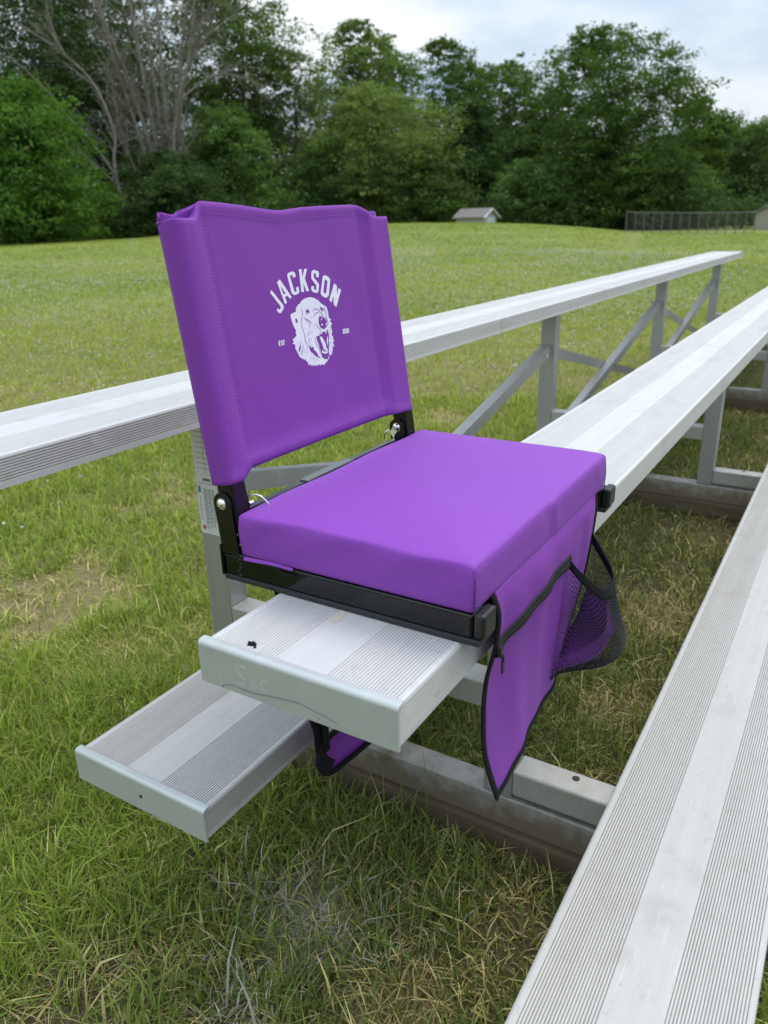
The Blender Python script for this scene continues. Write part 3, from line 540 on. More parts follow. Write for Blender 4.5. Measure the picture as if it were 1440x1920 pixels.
for x0 in (0.1348, 0.5455):
    mb = MB(); vs = [bp(x0+a*0.0252, v, d*0.0245) for v in (-0.066, 0.286) for a, d in ((0,0),(1,0),(1,1),(0,1))]
    mb.add(vs, [(0,1,2,3),(4,7,6,5),(0,4,5,1),(1,5,6,2),(2,6,7,3),(3,7,4,0)]); mb.build('back_upright', M_black, chair, bevel=0.003, seg=3)
# wire rings beside the hinges
def arc3(pts, n=8):
    out = []; P = [Vector(p) for p in pts]; P = [P[0]] + P + [P[-1]]
    for i in range(1, len(P)-2):
        for k in range(n):
            t = k/n; a, b_, c, d = P[i-1], P[i], P[i+1], P[i+2]
            out.append(0.5*((2*b_) + (c-a)*t + (2*a-5*b_+4*c-d)*t*t + (3*b_-a-3*c+d)*t**3))
    return out + [P[-2]]
mb = MB(); mb.tube(arc3([(0.540,0.330,0.0935),(0.538,0.3355,0.0905),(0.5375,0.338,0.083),(0.537,0.3355,0.0735),(0.536,0.328,0.064),(0.535,0.318,0.056)]), 0.0011, 8)
mb.tube([(0.540,0.330,0.0935),(0.537,0.319,0.084),(0.534,0.307,0.072)], 0.0011, 8); mb.bar((0.5405,0.3165,0.099),(0.5385,0.324,0.088),0.010,0.0016,(1,0,0)); mb.build('wire_ring', M_chrome, chair, autos=60)
mb = MB(); mb.tube(arc3([(0.1645,0.304,0.1025),(0.167,0.299,0.1035),(0.170,0.291,0.1025),(0.172,0.286,0.0985),(0.174,0.281,0.092),(0.175,0.277,0.080)]), 0.0011, 8)
mb.tube([(0.163,0.303,0.092),(0.170,0.303,0.092)], 0.003, 10); mb.build('wire_ring', M_chrome, chair, autos=60)

# ---- cushion
def cushion():
    x0, x1, y0, y1, zb, zt = 0.1335, 0.5835, -0.0135, 0.296, 0.0355, 0.0905
    def loop(inx, iny, rc, n=26):
        pts = []; X0, X1, Y0, Y1 = x0+inx, x1-inx, y0+iny, y1-iny
        def seg(a, b, k): return [(a[0]+(b[0]-a[0])*i/k, a[1]+(b[1]-a[1])*i/k) for i in range(k)]
        def cor(cx_, cy_, a0): return [(cx_+rc*math.cos(a0+i/5*math.pi/2), cy_+rc*math.sin(a0+i/5*math.pi/2)) for i in range(5)]
        pts += seg((X0+rc,Y0),(X1-rc,Y0),44) + cor(X1-rc,Y0+rc,-math.pi/2) + seg((X1,Y0+rc),(X1,Y1-rc),32) + cor(X1-rc,Y1-rc,0)
        pts += seg((X1-rc,Y1),(X0+rc,Y1),44) + cor(X0+rc,Y1-rc,math.pi/2) + seg((X0,Y1-rc),(X0,Y0+rc),32) + cor(X0+rc,Y0+rc,math.pi)
        return pts
    rt = 0.0062; rows = []
    rows.append((0.030, zb+0.0005, 0.004)); rows.append((0.006, zb, 0.004)); rows.append((0.0015, zb+0.001, 0.005)); rows.append((0.0, zb+0.004, 0.005))
    for k in range(1, 9): rows.append((-0.0012*math.sin(k/9*math.pi), zb+0.004+(zt-rt-zb-0.004)*k/8, 0.005))
    for k in range(1, 8): a = k/7*math.pi/2*0.86; rows.append((rt*(1-math.cos(a)), zt-rt+rt*math.sin(a), 0.003+0.001*k/7))
    base_in, base_z = rows[-1][0], rows[-1][1]
    half = (y1-y0)/2
    for k in range(1, 15):
        s = k/14*0.98; inn = base_in + (half-base_in)*s; rows.append((inn, base_z + 0.0075*(1-(1-s)**2.8), 0.006))
    mb = MB(); n = None
    for inn, z, rc in rows:
        l = loop(inn, inn, min(rc, half-inn-0.0005) if half-inn > 0.001 else 0.0004)
        if n is None: n = len(l)
        for x, y in l:
            # soft creases on the front drop and slack cover
            fy = max(0, 1-(y-y0)/0.03); fx_ = max(0, 1-(x-x0)/0.03); zz_ = z; yy = y; xx = x
            w1 = 0.0018*math.exp(-((x-0.372+(z-0.06)*0.35)/0.012)**2) - 0.0012*math.exp(-((x-0.350+(z-0.06)*0.35)/0.014)**2) + 0.0012*math.exp(-((x-0.552+(z-0.06)*0.5)/0.008)**2)
            yy += -fy*w1*(1 if z < zt else .4)*sm(zb, zb+0.012, z)
            zz_ += -0.0016*fy*math.exp(-((x-0.355)/0.02)**2) * sm(zt-0.03, zt, z)
            zz_ += 0.0011*math.sin(x*31+1)*math.sin(y*27) * sm(zt-rt, zt, z)
            xx += fx_*0.0012*math.sin(y*60+z*90)*sm(zb, zt, z)
            # front edge is pulled down a little, and the back rounded
            zz_ -= 0.002*max(0, 1-(y-y0)/0.04)**2 * sm(zt-0.02, zt, z)
            mb.v.append((xx, yy, zz_))
    for i in range(len(rows)-1):
        for j in range(n):
            mb.f.append((i*n+j, i*n+(j+1)%n, (i+1)*n+(j+1)%n, (i+1)*n+j)); mb.m.append(0)
    mb.f.append(tuple((len(rows)-1)*n+j for j in range(n))); mb.m.append(0); mb.f.append(tuple(range(n))[::-1]); mb.m.append(0)
    c = mb.build('seat_cushion', M_purple, chair, smooth=True)
    sew = mat('dark_purple_thread', (0.07,0.02,0.14), 0.7)[0]; s = MB(); s2 = MB()
    s.tube([(0.1338,-0.0138,zb+0.003),(0.1333,-0.0142,zb+0.025),(0.1345,-0.0132,zt-0.014)], 0.0007, 6); s2.tube([(0.5832,-0.0138,zb+0.003),(0.5837,-0.0142,zb+0.025),(0.5825,-0.0132,zt-0.014)], 0.0007, 6)
    s.build('corner_seam', sew, c); s2.build('corner_seam', sew, c)
    # loose lip of the cover under the cushion edge
    lp = [[(0.1325-0.0012*math.sin(y*70)-0.001*k, y, zb+0.002-0.0028*k/3*(1+0.3*math.sin(y*50))) for k in range(4)] for y in np.linspace(0.215, 0.288, 20)]
    MB().grid(lp).build('cover_lip', M_purple, c, smooth=True)
    MB().tube(arc3([(0.1305,0.238,0.030),(0.130,0.226,0.0285),(0.1305,0.212,0.0300)]), 0.0016, 6).build('hook_tape', M_web, c)
    return c
cushion()

# ---- back cover
UT = [(0.131,.303),(.145,.2995),(.152,.2995),(.163,.304),(.18,.3105),(.21,.3092),(.25,.3068),(.285,.3037),(.310,.3016),(.328,.3013),(.345,.3030),(.37,.3052),(.42,.3070),(.489,.309),(.52,.304),(.54,.2985),(.548,.303),(.573,.304)]
def vtop(u): return float(np.interp(u, [a for a,_ in UT], [b_ for _,b_ in UT]))
def front_d(u, v):
    """rearward depth of the front sheet at (u, v)"""
    a = sm(0.150, 0.180, u); b_ = 1 - sm(0.492, 0.520, u); pan = a*b_
    d = -0.0022 + pan*0.0070
    # sleeves stand a little proud, the panel sags between them
    d += pan*0.0035*math.sin(math.pi*min(1,max(0,(u-0.18)/0.31)))*(0.55+0.45*math.cos((v-0.10)*9))
    d += pan*0.0022*math.exp(-((u-0.335)/0.075)**2)*sm(0.20,0.30,v)
    d -= pan*0.0030*math.exp(-((v-0.014)/0.010)**2)
    # stitched channel lines
    for us in (0.1775, 0.4905): d += 0.0014*math.exp(-((u-us)/0.0035)**2)
    d += 0.0004*math.sin(v*31+u*13)*(1-pan) + 0.0003*math.sin(u*60+v*35)*pan
    return d
def backrest():
    us = [(0.1325,0.0265),(0.1312,0.0225),(0.1308,0.0170),(0.1309,0.0110),(0.1316,0.0060),(0.1332,0.0020),(0.1365,-0.0005)]
    mb = MB(); P = []
    edge_l = us; edge_r = [(0.7035-u, d) for u, d in us][::-1]
    def vb(u): return float(np.interp(u, [.131,.1565,.170,.180,.489,.545,.573], [-.004,-.004,.002,.005,.002,-.002,-.005]))
    def col_(u, dfix):
        slv = 1 - sm(0.160, 0.182, u)*(1 - sm(0.495, 0.540, u)); vt = vtop(u); vf = vt*(1-slv) + 0.2905*slv; v0 = vb(u); c = []
        NV = 66
        for k in range(NV):
            t = k/(NV-1); v = v0 + (vf-v0)*t
            d = dfix if dfix is not None else front_d(u, v)
            d -= 0.0011*(1 if v < v0+0.011 else 0)
            if slv < .5: d -= 0.0010*sm(vf-0.0115, vf-0.0095, v)
            c.append(bp(u, v, d))
        d0 = dfix if dfix is not None else front_d(u, vf)
        for k in range(1, 5):       # fold over at the top
            a = k/4*math.pi/2; dep = (0.020*slv + 0.0022*(1-slv)); dd = d0 + dep*(1-math.cos(a)) if dfix is None or slv > .5 else d0
            if dfix is not None: dd = max(d0, d0 + (dep - 0.004)*(1-math.cos(a))*0.2)
            c.append(bp(u, vf + (0.0035*slv+0.0008)*math.sin(a) - 0.004*slv*(k/4)**2, dd))
        return c
    for u, d in edge_l: P.append(col_(u, d))
    for u in np.concatenate([np.linspace(0.141, 0.19, 16), np.linspace(0.196, 0.48, 58), np.linspace(0.4835, 0.5625, 24)]): P.append(col_(float(u), None))
    for u, d in edge_r: P.append(col_(u, d))
    mb.grid(P, flip=True)
    Q = []
    for u in np.concatenate([np.linspace(0.1325, 0.19, 18), np.linspace(0.196, 0.48, 58), np.linspace(0.4835, 0.571, 20)]):
        u = float(u); slv = 1 - sm(0.160, 0.182, u)*(1 - sm(0.495, 0.540, u)); vt = vtop(u); v0 = vb(u)
        fold = 0.0035*math.sin((u-0.13)*230)*sm(0.27, 0.30, 0.30)*slv
        Q.append([bp(u, v0+(vt-v0)*k/40, (front_d(u, v0+(vt-v0)*k/40)+0.0026)*(1-slv) + (0.0275 - (0.006*sm(.28,.31,v0+(vt-v0)*k/40)) + fold*sm(.27,.30,v0+(vt-v0)*k/40))*slv) for k in range(41)])
    mb.grid(Q)
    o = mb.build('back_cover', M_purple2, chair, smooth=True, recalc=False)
    s = o.modifiers.new('cloth', 'SOLIDIFY'); s.thickness = 0.0009; s.offset = 0
    # top flaps of the two sleeves
    for uu in ([0.1318,0.137,0.142,0.1475,0.152,0.158,0.166,0.176],[0.535,0.541,0.545,0.549,0.556,0.563,0.5715]):
        G_ = [[bp(u, 0.288+(vtop(u)-0.0008-0.288)*k/6, 0.0195+0.0014*math.sin(u*300)*(k/6)-0.010*(k/6)*(1 if uu[0] < .3 and u > .150 else 0)*sm(.150,.176,u)) for k in range(7)] for u in uu]
        f = MB().grid(G_).build('sleeve_flap', M_purple2, o, smooth=True); s = f.modifiers.new('cloth', 'SOLIDIFY'); s.thickness = 0.0014
    # stitching
    mb = MB()
    for us, hi in ((0.1760,.298),(0.1795,.298),(0.4885,.298),(0.4925,.298)):
        v = 0.010
        while v < hi:
            d = front_d(us, v)-0.0007
            if front_d(us, v) < 1: mb.bar(bp(us, v, d), bp(us+0.0003, v+0.0022, front_d(us, v+0.002)-0.0007), 0.0006, 0.0005, (0,1,0))
            v += 0.0040
    u = 0.185
    while u < 0.485:
        mb.bar(bp(u, vtop(u)-0.0125, front_d(u, vtop(u)-0.0125)-0.0008), bp(u+0.0022, vtop(u+.002)-0.0125, front_d(u+.002, vtop(u)-0.0125)-0.0008), 0.0006, 0.0005, (0,1,0))
        mb.bar(bp(u, 0.0145, front_d(u, 0.0145)-0.0008), bp(u+0.0022, 0.0145, front_d(u+.002, 0.0145)-0.0008), 0.0006, 0.0005, (0,1,0)); u += 0.0042
    for sg in (0,1): mb.bar(bp(0.177+0.006*sg, 0.004, 0.003), bp(0.179+0.006*sg, 0.014, 0.001), 0.0007, 0.0007, (0,1,0))
    mb.build('stitching', M_thread, o)
    # print
    def decal(polys, lift, name, material, parent):
        mb = MB()
        for rings in polys:
            vv = [p for r in rings for p in r]
            for tri in tessellate_polygon([[Vector((p[0], p[1], 0)) for p in r] for r in rings]):
                stack = [tuple(Vector((vv[i][0]/1000, vv[i][1]/1000)) for i in tri)]
                while stack:           # small pieces, so that the ink follows the cloth
                    a, b_, c = stack.pop(); l = [(b_-a).length, (c-b_).length, (a-c).length]; q = l.index(max(l))
                    if l[q] > 0.008:
                        if q == 0: mdp = (a+b_)/2; stack += [(a,mdp,c),(mdp,b_,c)]
                        elif q == 1: mdp = (b_+c)/2; stack += [(a,b_,mdp),(a,mdp,c)]
                        else: mdp = (c+a)/2; stack += [(a,b_,mdp),(mdp,b_,c)]
                    else: mb.add([bp(p.x, p.y, front_d(p.x, p.y)-lift) for p in (a,b_,c)], [(0,1,2)])
        return mb.build(name, material, parent)
    def stroke(pts, w):
        P_ = [Vector(p) for p in pts]; Lft = []; Rgt = []
        for i, p in enumerate(P_):
            d = (P_[min(i+1,len(P_)-1)] - P_[max(i-1,0)]); d = Vector((-d.y, d.x)).normalized(); ww = w*(1 if 0 < i < len(P_)-1 else 0.45)
            Lft.append(p+d*ww/2); Rgt.append(p-d*ww/2)
        return [[tuple(p) for p in Lft] + [tuple(p) for p in Rgt[::-1]]]
    for lt in (LETTERS[:7], LETTERS[7:10], LETTERS[10:]): decal(lt, 0.0008, 'lettering', M_print, o)
    em = decal([[BEAR]], 0.0008, 'bear_emblem', M_print, o)
    dk = decal([[p] for p in BEAR_DARK] + [stroke(p, 0.85) for p in BEAR_LINES], 0.0011, 'emblem_lines', M_purple2, o)
    for nm, p in zip(('tongue','teeth','upper_lip','lip_line','nose_glint','nose_glint','nose_glint','eye_glint','eye_glint'), BEAR_WHITE): decal([[p]], 0.0014, nm, M_print, o)
backrest()

# ---- hanging front flap with zip and mesh pocket
def interp3(pts, t):
    T = [i/(len(pts)-1) for i in range(len(pts))]; return Vector([float(np.interp(t, T, [p[k] for p in pts])) for k in range(3)])
def smooth_poly(pts, n): return [tuple(q) for q in arc3(pts, n)]
FN = smooth_poly([(0.176,-0.0150,0.0395),(0.179,-0.0215,0.015),(0.176,-0.020,-0.022),(0.1735,-0.0115,-0.065),(0.173,-0.0095,-0.113),(0.1755,-0.0125,-0.169),(0.191,-0.0225,-0.233)], 8)
FF = smooth_poly([(0.548,-0.0130,0.0375),(0.537,-0.017,0.012),(0.532,-0.0125,-0.055),(0.531,-0.004,-0.11),(0.532,0.020,-0.225)], 12)
FT = smooth_poly([(0.176,-0.0150,0.0395),(0.26,-0.0132,0.0385),(0.36,-0.0128,0.0385),(0.46,-0.0128,0.038),(0.548,-0.0130,0.0375)], 12)
FB = smooth_poly([(0.191,-0.0225,-0.233),(0.262,-0.0195,-0.2215),(0.33,-0.016,-0.212),(0.42,-0.006,-0.213),(0.532,0.020,-0.225)], 12)
def flap(s, t):
    n_, f_, T_, B_ = interp3(FN, t), interp3(FF, t), interp3(FT, s), interp3(FB, s)
    p00, p10, p01, p11 = Vector(FN[0]), Vector(FF[0]), Vector(FN[-1]), Vector(FF[-1])
    p = n_*(1-s) + f_*s + T_*(1-t) + B_*t - (p00*(1-s)*(1-t) + p10*s*(1-t) + p01*(1-s)*t + p11*s*t)
    k = sm(0.0, 0.25, t)*sm(0, .1, s)*sm(0, .1, 1-s)
    p.y += k*(0.0022*math.sin(s*11+t*2.2) + 0.0009*math.sin(s*29-t*4) + 0.0035*math.exp(-((s-0.80-0.1*t)/0.05)**2)*sm(.05,.3,t)*(1-sm(.5,.7,t)))
    return p
NS, NT = 60, 48
fm = MB().grid([[flap(i/NS, j/NT) for j in range(NT+1)] for i in range(NS+1)])
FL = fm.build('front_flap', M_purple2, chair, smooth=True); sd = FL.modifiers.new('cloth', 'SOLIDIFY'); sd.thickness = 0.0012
def edge_band(f, n=60): return [f(i/n) for i in range(n+1)]
path = edge_band(lambda k: flap(0.004, k)) + edge_band(lambda k: flap(0.004 + 0.992*k, 0.996))[1:]
MB().tube(path, 0.0052, 10, flat=0.42, nrm=(0,-1,0)).build('binding', M_web, FL, smooth=True)
MB().tube(edge_band(lambda k: flap(0.996, 0.03+0.95*k)), 0.0045, 10, flat=0.42, nrm=(0,-1,0)).build('binding', M_web, FL, smooth=True)
def zt_(s): return 0.352 - 0.010*math.sin(math.pi*min(1, s/0.7)) + 0.003*math.sin(s*9)
def off(s, t, o):
    p = flap(s, t); e1 = flap(min(1,s+.01), t) - flap(max(0,s-.01), t); e2 = flap(s, min(1,t+.01)) - flap(s, max(0,t-.01)); n = e2.cross(e1).normalized()
    if n.y > 0: n = -n
    return p + n*o
SZ = [i/50*0.675+0.012 for i in range(51)]
mb = MB()
mb.grid([[off(s, zt_(s)+w_, o) for w_, o in ((-0.027,.0010),(-0.023,.0026),(-0.012,.0034),(-0.005,.0028),(-0.003,.0012))] for s in SZ])
mb.grid([[off(s, zt_(s)+w_, o) for w_, o in ((0.000,.0012),(0.003,.0034),(0.015,.0048+.0008*math.sin(s*23)),(0.031,.0040+.0006*math.sin(s*31)),(0.036,.0010))] for s in SZ])
mb.tube([off(s, zt_(s)-0.002, 0.0030) for s in SZ], 0.0011, 6)
zp = mb.build('zip', M_ztape, FL, smooth=True)
a = off(0.014, zt_(0.014)-0.002, 0.004); mb = MB()
mb.bar(a+Vector((0,-0.002,0.005)), a+Vector((0,-0.002,-0.006)), 0.007, 0.004, (0,1,0)); 
c0 = a+Vector((0.001,-0.0045,-0.005)); mb.tube([c0+Vector((0.0026*math.cos(q), 0, -0.011+0.0115*math.sin(q))) for q in np.linspace(0, 2*math.pi, 21)], 0.0009, 6); mb.bar(c0+Vector((0,0,-0.008)), c0+Vector((0,0,-0.020)), 0.0042, 0.0012, (0,1,0))
mb.build('zip_pull', M_plastic, zp)
# pocket: s across 0..1, t down 0..1
def pocket(s, t, k=1.0):
    sf = 0.672 + (0.990-0.672)*s; tf = (0.345+0.03*(s)) + (0.93-0.345-0.03*s)*t; p = flap(sf, tf); arch = math.sin(math.pi*min(1,max(0,s)))**0.62
    bulge = 0.038 + 0.036*math.sin(math.pi*min(1,t*0.62+0.08))**1.5; close = 1 - sm(0.80, 1.0, t)**1.6
    o = arch*bulge*close*k; drop = 0.064*arch*(1-t)*k + 0.040*math.sin(math.pi*t)*arch*k
    return p + Vector((0.010*arch*math.sin(s*3.1)*(s-0.2) + 0.018*arch*t*(1-t)*2, -o - 0.0015, -drop*0.85 + 0.0018*math.sin(s*17+t*9)*arch))
NI, NJ = 56, 48; ids = {}; mb = MB()
def pid(i, j):
    if (i, j) not in ids: ids[(i, j)] = len(mb.v); mb.v.append(tuple(pocket(i/NI, j/NJ)))
    return ids[(i, j)]
for i in range(NI+1):
    for j in range(NJ+1):
        if (i+j) % 2 == 0 and 0 < i < NI and 0 < j < NJ: mb.f.append((pid(i-1,j), pid(i,j-1), pid(i+1,j), pid(i,j+1))); mb.m.append(0)
mo = mb.build('mesh_pocket', M_dark, FL, recalc=False); wf = mo.modifiers.new('net', 'WIREFRAME'); wf.thickness = 0.0014; wf.use_replace = True; wf.use_even_offset = False
MB().grid([[pocket(i/40, w_/100) + Vector((0,-0.0012,0)) for w_ in (-1,1,3,5,7)] for i in range(41)]).build('pocket_rim', M_web, mo, smooth=True).modifiers.new('cloth', 'SOLIDIFY').thickness = 0.003
def ltop(s): return 0.95 - 0.74*math.exp(-((s-0.62)/0.42)**2)
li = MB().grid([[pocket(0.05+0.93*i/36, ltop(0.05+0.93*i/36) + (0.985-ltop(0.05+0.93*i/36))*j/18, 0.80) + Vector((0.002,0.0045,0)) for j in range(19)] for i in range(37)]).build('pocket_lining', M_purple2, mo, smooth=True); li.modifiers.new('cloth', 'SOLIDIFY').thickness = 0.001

# ---- strap looped down behind the plank
WS = [(0.163,0.268,0.004),(0.166,0.264,-0.03),(0.180,0.258,-0.12),(0.195,0.254,-0.20),(0.203,0.250,-0.24),(0.205,0.250,-0.270),(0.208,0.247,-0.298),(0.216,0.238,-0.310)]
MB().tube(smooth_poly(WS, 6), 0.0105, 10, flat=0.16, nrm=(0,-1,0)).build('webbing', M_web, chair, smooth=True)
MB().tube(smooth_poly([(0.207,0.2445,-0.20),(0.212,0.2435,-0.245),(0.2135,0.2435,-0.283)], 6), 0.007, 10, flat=0.25, nrm=(0,-1,0)).build('webbing', M_web, chair, smooth=True)
def sp(s, t):       # pad: s along +x, t across the J-shaped section from the rear top edge to the front lip
    xx = 0.198 + 0.36*s; end = math.sqrt(max(0.0, 1-(1-min(1, s/0.10))**2)); zc_ = -0.296 - 0.03*s; hh = 0.031*(0.22+0.78*end)
    a = math.pi*(0.52 + 1.02*t)       # half-round trough seen from the front
    return Vector((xx, 0.2475 + 0.030*math.cos(a)*-1*0.55*end - 0.012*s, zc_ + hh*(math.cos(math.pi*t)*0.98) - 0.004*math.sin(math.pi*t)))
sg = MB().grid([[sp(i/40, j/16) for j in range(17)] for i in range(41)]).build('strap_pad', M_purple2, chair, smooth=True); sg.modifiers.new('cloth', 'SOLIDIFY').thickness = 0.004
MB().tube([sp(i/40, 0.0) for i in range(40, -1, -1)] + [sp(0, j/10) for j in range(1, 10)] + [sp(i/40, 1.0) for i in range(41)], 0.0045, 8).build('binding', M_web, sg, smooth=True)
# ================================================================== trees and far things
LV = leafy('leaves', 0.75, 0.42, 0.08)
def bark(name, a, b_):
    m, t, b = mat(name, a, 0.9); n = noise(t, coords(t, (6,6,1.2)), 3, 5); L(t, ramp(t, n, [(0.35, a), (0.65, b_)]), b.inputs['Base Color']); return m
BK = bark('bark', (0.075,0.06,0.045), (0.16,0.135,0.10)); BKP = bark('pale_bark', (0.15,0.128,0.105), (0.27,0.24,0.20))
def leaves(C, S, A, n, size, col, rg, droop=0.0, var=0.12):
    """C cluster centres, S cluster spreads, A tint of each cluster; n leaves in all"""
    k = rg.integers(0, len(C), n); p = C[k] + rg.normal(0, 1, (n,3))*S[k]
    nr = rg.normal(0, 1, (n,3)); nr[:,2] = np.abs(nr[:,2])*1.1 + 0.35; nr /= np.linalg.norm(nr, axis=1)[:,None]
    a = np.cross(nr, rg.normal(0, 1, (n,3))); a /= np.linalg.norm(a, axis=1)[:,None]; b_ = np.cross(nr, a); s = size*rg.lognormal(0, 0.28, n)[:,None]
    a[:,2] -= droop; q = [p - a*s*0.55, p + b_*s*0.34 - nr*s*0.06, p + a*s*0.60, p - b_*s*0.34 - nr*s*0.06]
    vs = np.stack(q, 1).reshape(-1,3); f = (np.arange(n)[:,None]*4 + [0,1,2,3])
    c = np.array(col)[None]*A[k][:,None]*rg.uniform(1-var, 1+var, n)[:,None]; c[:,0] *= rg.uniform(0.85, 1.2, n)
    return vs, f, np.repeat(c, 4, 0)
def limb_tube(mb, p0, p1, r0, r1, rg, n=6, wob=0.06):
    p0, p1 = Vector(p0), Vector(p1); l = (p1-p0).length; pts = []; K = 6
    for i in range(K+1):
        t = i/K; q = p0.lerp(p1, t); w_ = math.sin(math.pi*t)*l*wob; pts.append(q + Vector((rg.normal()*w_, rg.normal()*w_, 0)))
    mb.tube(pts, [r0+(r1-r0)*i/K for i in range(K+1)], n)
def tree(name, az, r, top, wid, label, cat='tree', col=(0.055,0.095,0.022), n=9000, size=0.34, low=0.04, kind='round', group=None, bk=None, seed=0, trunk=0.22, fill=1.0):
    rg = np.random.default_rng(1000+seed); n = int(n*3.2); size *= 0.64; r *= KS; wid *= KS; top = CAM[2] + (top-CAM[2])*KS
    x, y = pol(az, r); z0 = hz(x, y) - 0.1; h = top - z0
    root = empty(name, (x, y, z0)); tag(root, label, cat, group)
    nl = max(7, int(15*fill)); C = []; S = []; A = []; lobes = []
    for i in range(nl):
        t = low + (0.97-low)*((i+0.5)/nl); 
        if kind == 'round': env = (math.sin(math.pi*min(1, (t-low)/(1.02-low)*0.80+0.16)))**0.7
        elif kind == 'cone': env = 1.04 - t*0.86
        elif kind == 'vase': env = 0.50 + 0.62*t if t < 0.72 else 0.95 - (t-0.72)*2.4
        else: env = 1.0 - 0.45*abs(t-0.4)
        rr = wid/2*max(0.18, env); m_ = 3 if t < 0.85 else 2
        for q in range(m_):
            a = rg.uniform(0, 6.283); d = rr*rg.uniform(0.25, 0.72); lr = rr*rg.uniform(0.34, 0.56) + 0.35
            lobes.append((d*math.cos(a), d*math.sin(a), h*t - lr*0.35, lr, lr*rg.uniform(0.6, 0.9)))
    for lx, ly, lz, lr, lv in lobes:
        nc = int(22*fill) + 4; dv = rg.normal(0, 1, (nc,3)); dv[:,2] = dv[:,2]*0.8 + 0.35; dv /= np.linalg.norm(dv, axis=1)[:,None]; rad = (rg.uniform(0.62, 1.08, nc) + (rg.random(nc) < 0.13)*rg.uniform(0.1, 0.42, nc))[:,None]
        cc = np.array([lx, ly, lz]) + dv*rad*np.array([lr, lr, lv]); C.append(cc)
        sp_ = rg.uniform(0.16, 0.34, nc)*(0.30+lr*0.30); S.append(np.stack([sp_*1.25, sp_*1.25, sp_*0.60], 1)); A.append(rg.uniform(0.72, 1.32, nc))
    C, S, A = np.concatenate(C), np.concatenate(S), np.concatenate(A)
    k = (C[:,2] > 0.1) & (C[:,2] < h*1.0); C, S, A = C[k], S[k], A[k]
    vs, f, cc = leaves(C, S, A, n, size, col, rg)
    co = bpy.data.objects.new('crown', np_mesh('crown', vs, f, cc, LV)); COL.objects.link(co); co.parent = root
    mb = MB(); th = h*0.82; bend = [Vector((rg.normal()*0.02*h*(i/7), rg.normal()*0.02*h*(i/7), th*i/7)) for i in range(8)]
    mb.tube(bend, [trunk*KS*(1.15 if i == 0 else 1-i/8.6) for i in range(8)], 9)
    for i in range(9):
        lb = lobes[rg.integers(0, len(lobes))]; t0 = min(6.5, max(1.2, lb[2]/th*7*0.62)); q = bend[int(t0)].lerp(bend[int(t0)+1], t0 % 1); limb_tube(mb, q, lb[:3], trunk*KS*0.42, 0.03, rg)
    mb.build('trunk', bk or BK, root, smooth=True, dz=0); tk = root.children[-1]; tk = [c for c in root.children if c.name.startswith('trunk')][0]
    tk.location = tk.location + Vector((x, y, z0)) ; return root
G1 = (0.108,0.175,0.050); G2 = (0.145,0.215,0.060); G3 = (0.195,0.262,0.088); G4 = (0.074,0.125,0.048); G5 = (0.165,0.205,0.105); G6 = (0.118,0.200,0.062)
WG = 'trees along the far edge of the field'
tree('maple_tree', 54.2, 40, 7.2, 7.6, 'bright green bushy maple at the left end of the tree line', col=(0.098,0.195,0.038), n=15000, size=0.30, group=WG, seed=1, fill=1.3)
tree('oak_tree', 52.0, 58, 22.0, 15.0, 'very tall dark tree rising out of the picture behind the bright maple', col=G4, n=24000, size=0.34, kind='vase', group=WG, seed=2, low=0.25, fill=1.3)
tree('oak_tree', 47.3, 66, 24.0, 15.0, 'tall dark green tree standing right behind the bare grey stems', col=G4, n=17000, size=0.34, kind='vase', group=WG, seed=3, low=0.10, fill=1.2)
tree('oak_tree', 50.0, 62, 11.4, 9.0, 'dark tree between the bright maple and the leaning bare trunk', col=G4, n=8000, group=WG, seed=4)
tree('oak_tree', 40.6, 60, 20.5, 11.0, 'tall green tree leaving the picture at the top, left of the open sky', col=G1, n=24000, size=0.33, kind='vase', group=WG, seed=5, fill=1.3)
tree('linden_tree', 41.8, 50.5, 7.8, 7.6, 'rounded mid green tree just right of the bare stems', col=G6, n=13000, size=0.31, group=WG, seed=6)
tree('ash_tree', 37.3, 60, 12.6, 6.4, 'thin greyish green tree directly behind the seat back', col=G5, n=7000, size=0.30, group=WG, seed=7, low=0.12, fill=0.9)
tree('oak_tree', 33.0, 68, 16.0, 11.0, 'tallest tree of the middle group, its ragged top against the sky', col=G2, n=15000, size=0.36, kind='vase', group=WG, seed=8, low=0.12, fill=1.2)
tree('willow_tree', 31.3, 54, 9.4, 10.0, 'pale yellowish green broad tree in front of the middle group', col=G3, n=17000, size=0.28, kind='vase', group=WG, seed=9, fill=1.3)
tree('oak_tree', 27.0, 66, 14.2, 9.2, 'tree with a rounded top right of the tallest middle tree', col=G1, n=13000, kind='vase', group=WG, seed=10, low=0.1)
tree('oak_tree', 23.0, 68, 13.0, 8.6, 'tree with a stepped top left of the big walnut', col=G1, n=12000, kind='vase', group=WG, seed=11, low=0.1)
tree('cedar_tree', 25.3, 57, 8.9, 7.6, 'dark green cone shaped tree above the small white gabled shed', col=(0.072,0.135,0.052), n=13000, size=0.28, kind='cone', group=WG, seed=12)
tree('walnut_tree', 16.3, 54, 12.0, 12.0, 'big walnut tree with an airy round top, largest of the right half', col=(0.090,0.155,0.040), n=24000, size=0.30, kind='vase', group=WG, seed=13, low=0.03, fill=1.5, trunk=0.34)
tree('oak_tree', 20.2, 63, 9.9, 7.4, 'lower dark tree filling the gap left of the big walnut', col=G4, n=10000, group=WG, seed=14)
tree('oak_tree', 11.3, 63, 8.9, 7.0, 'medium tree with a ragged top right of the big walnut', col=G1, n=11000, kind='vase', group=WG, seed=15)
tree('oak_tree', 9.0, 72, 7.6, 9.0, 'low dark tree above the chain link fence', col=G4, n=10000, group=WG, seed=16)
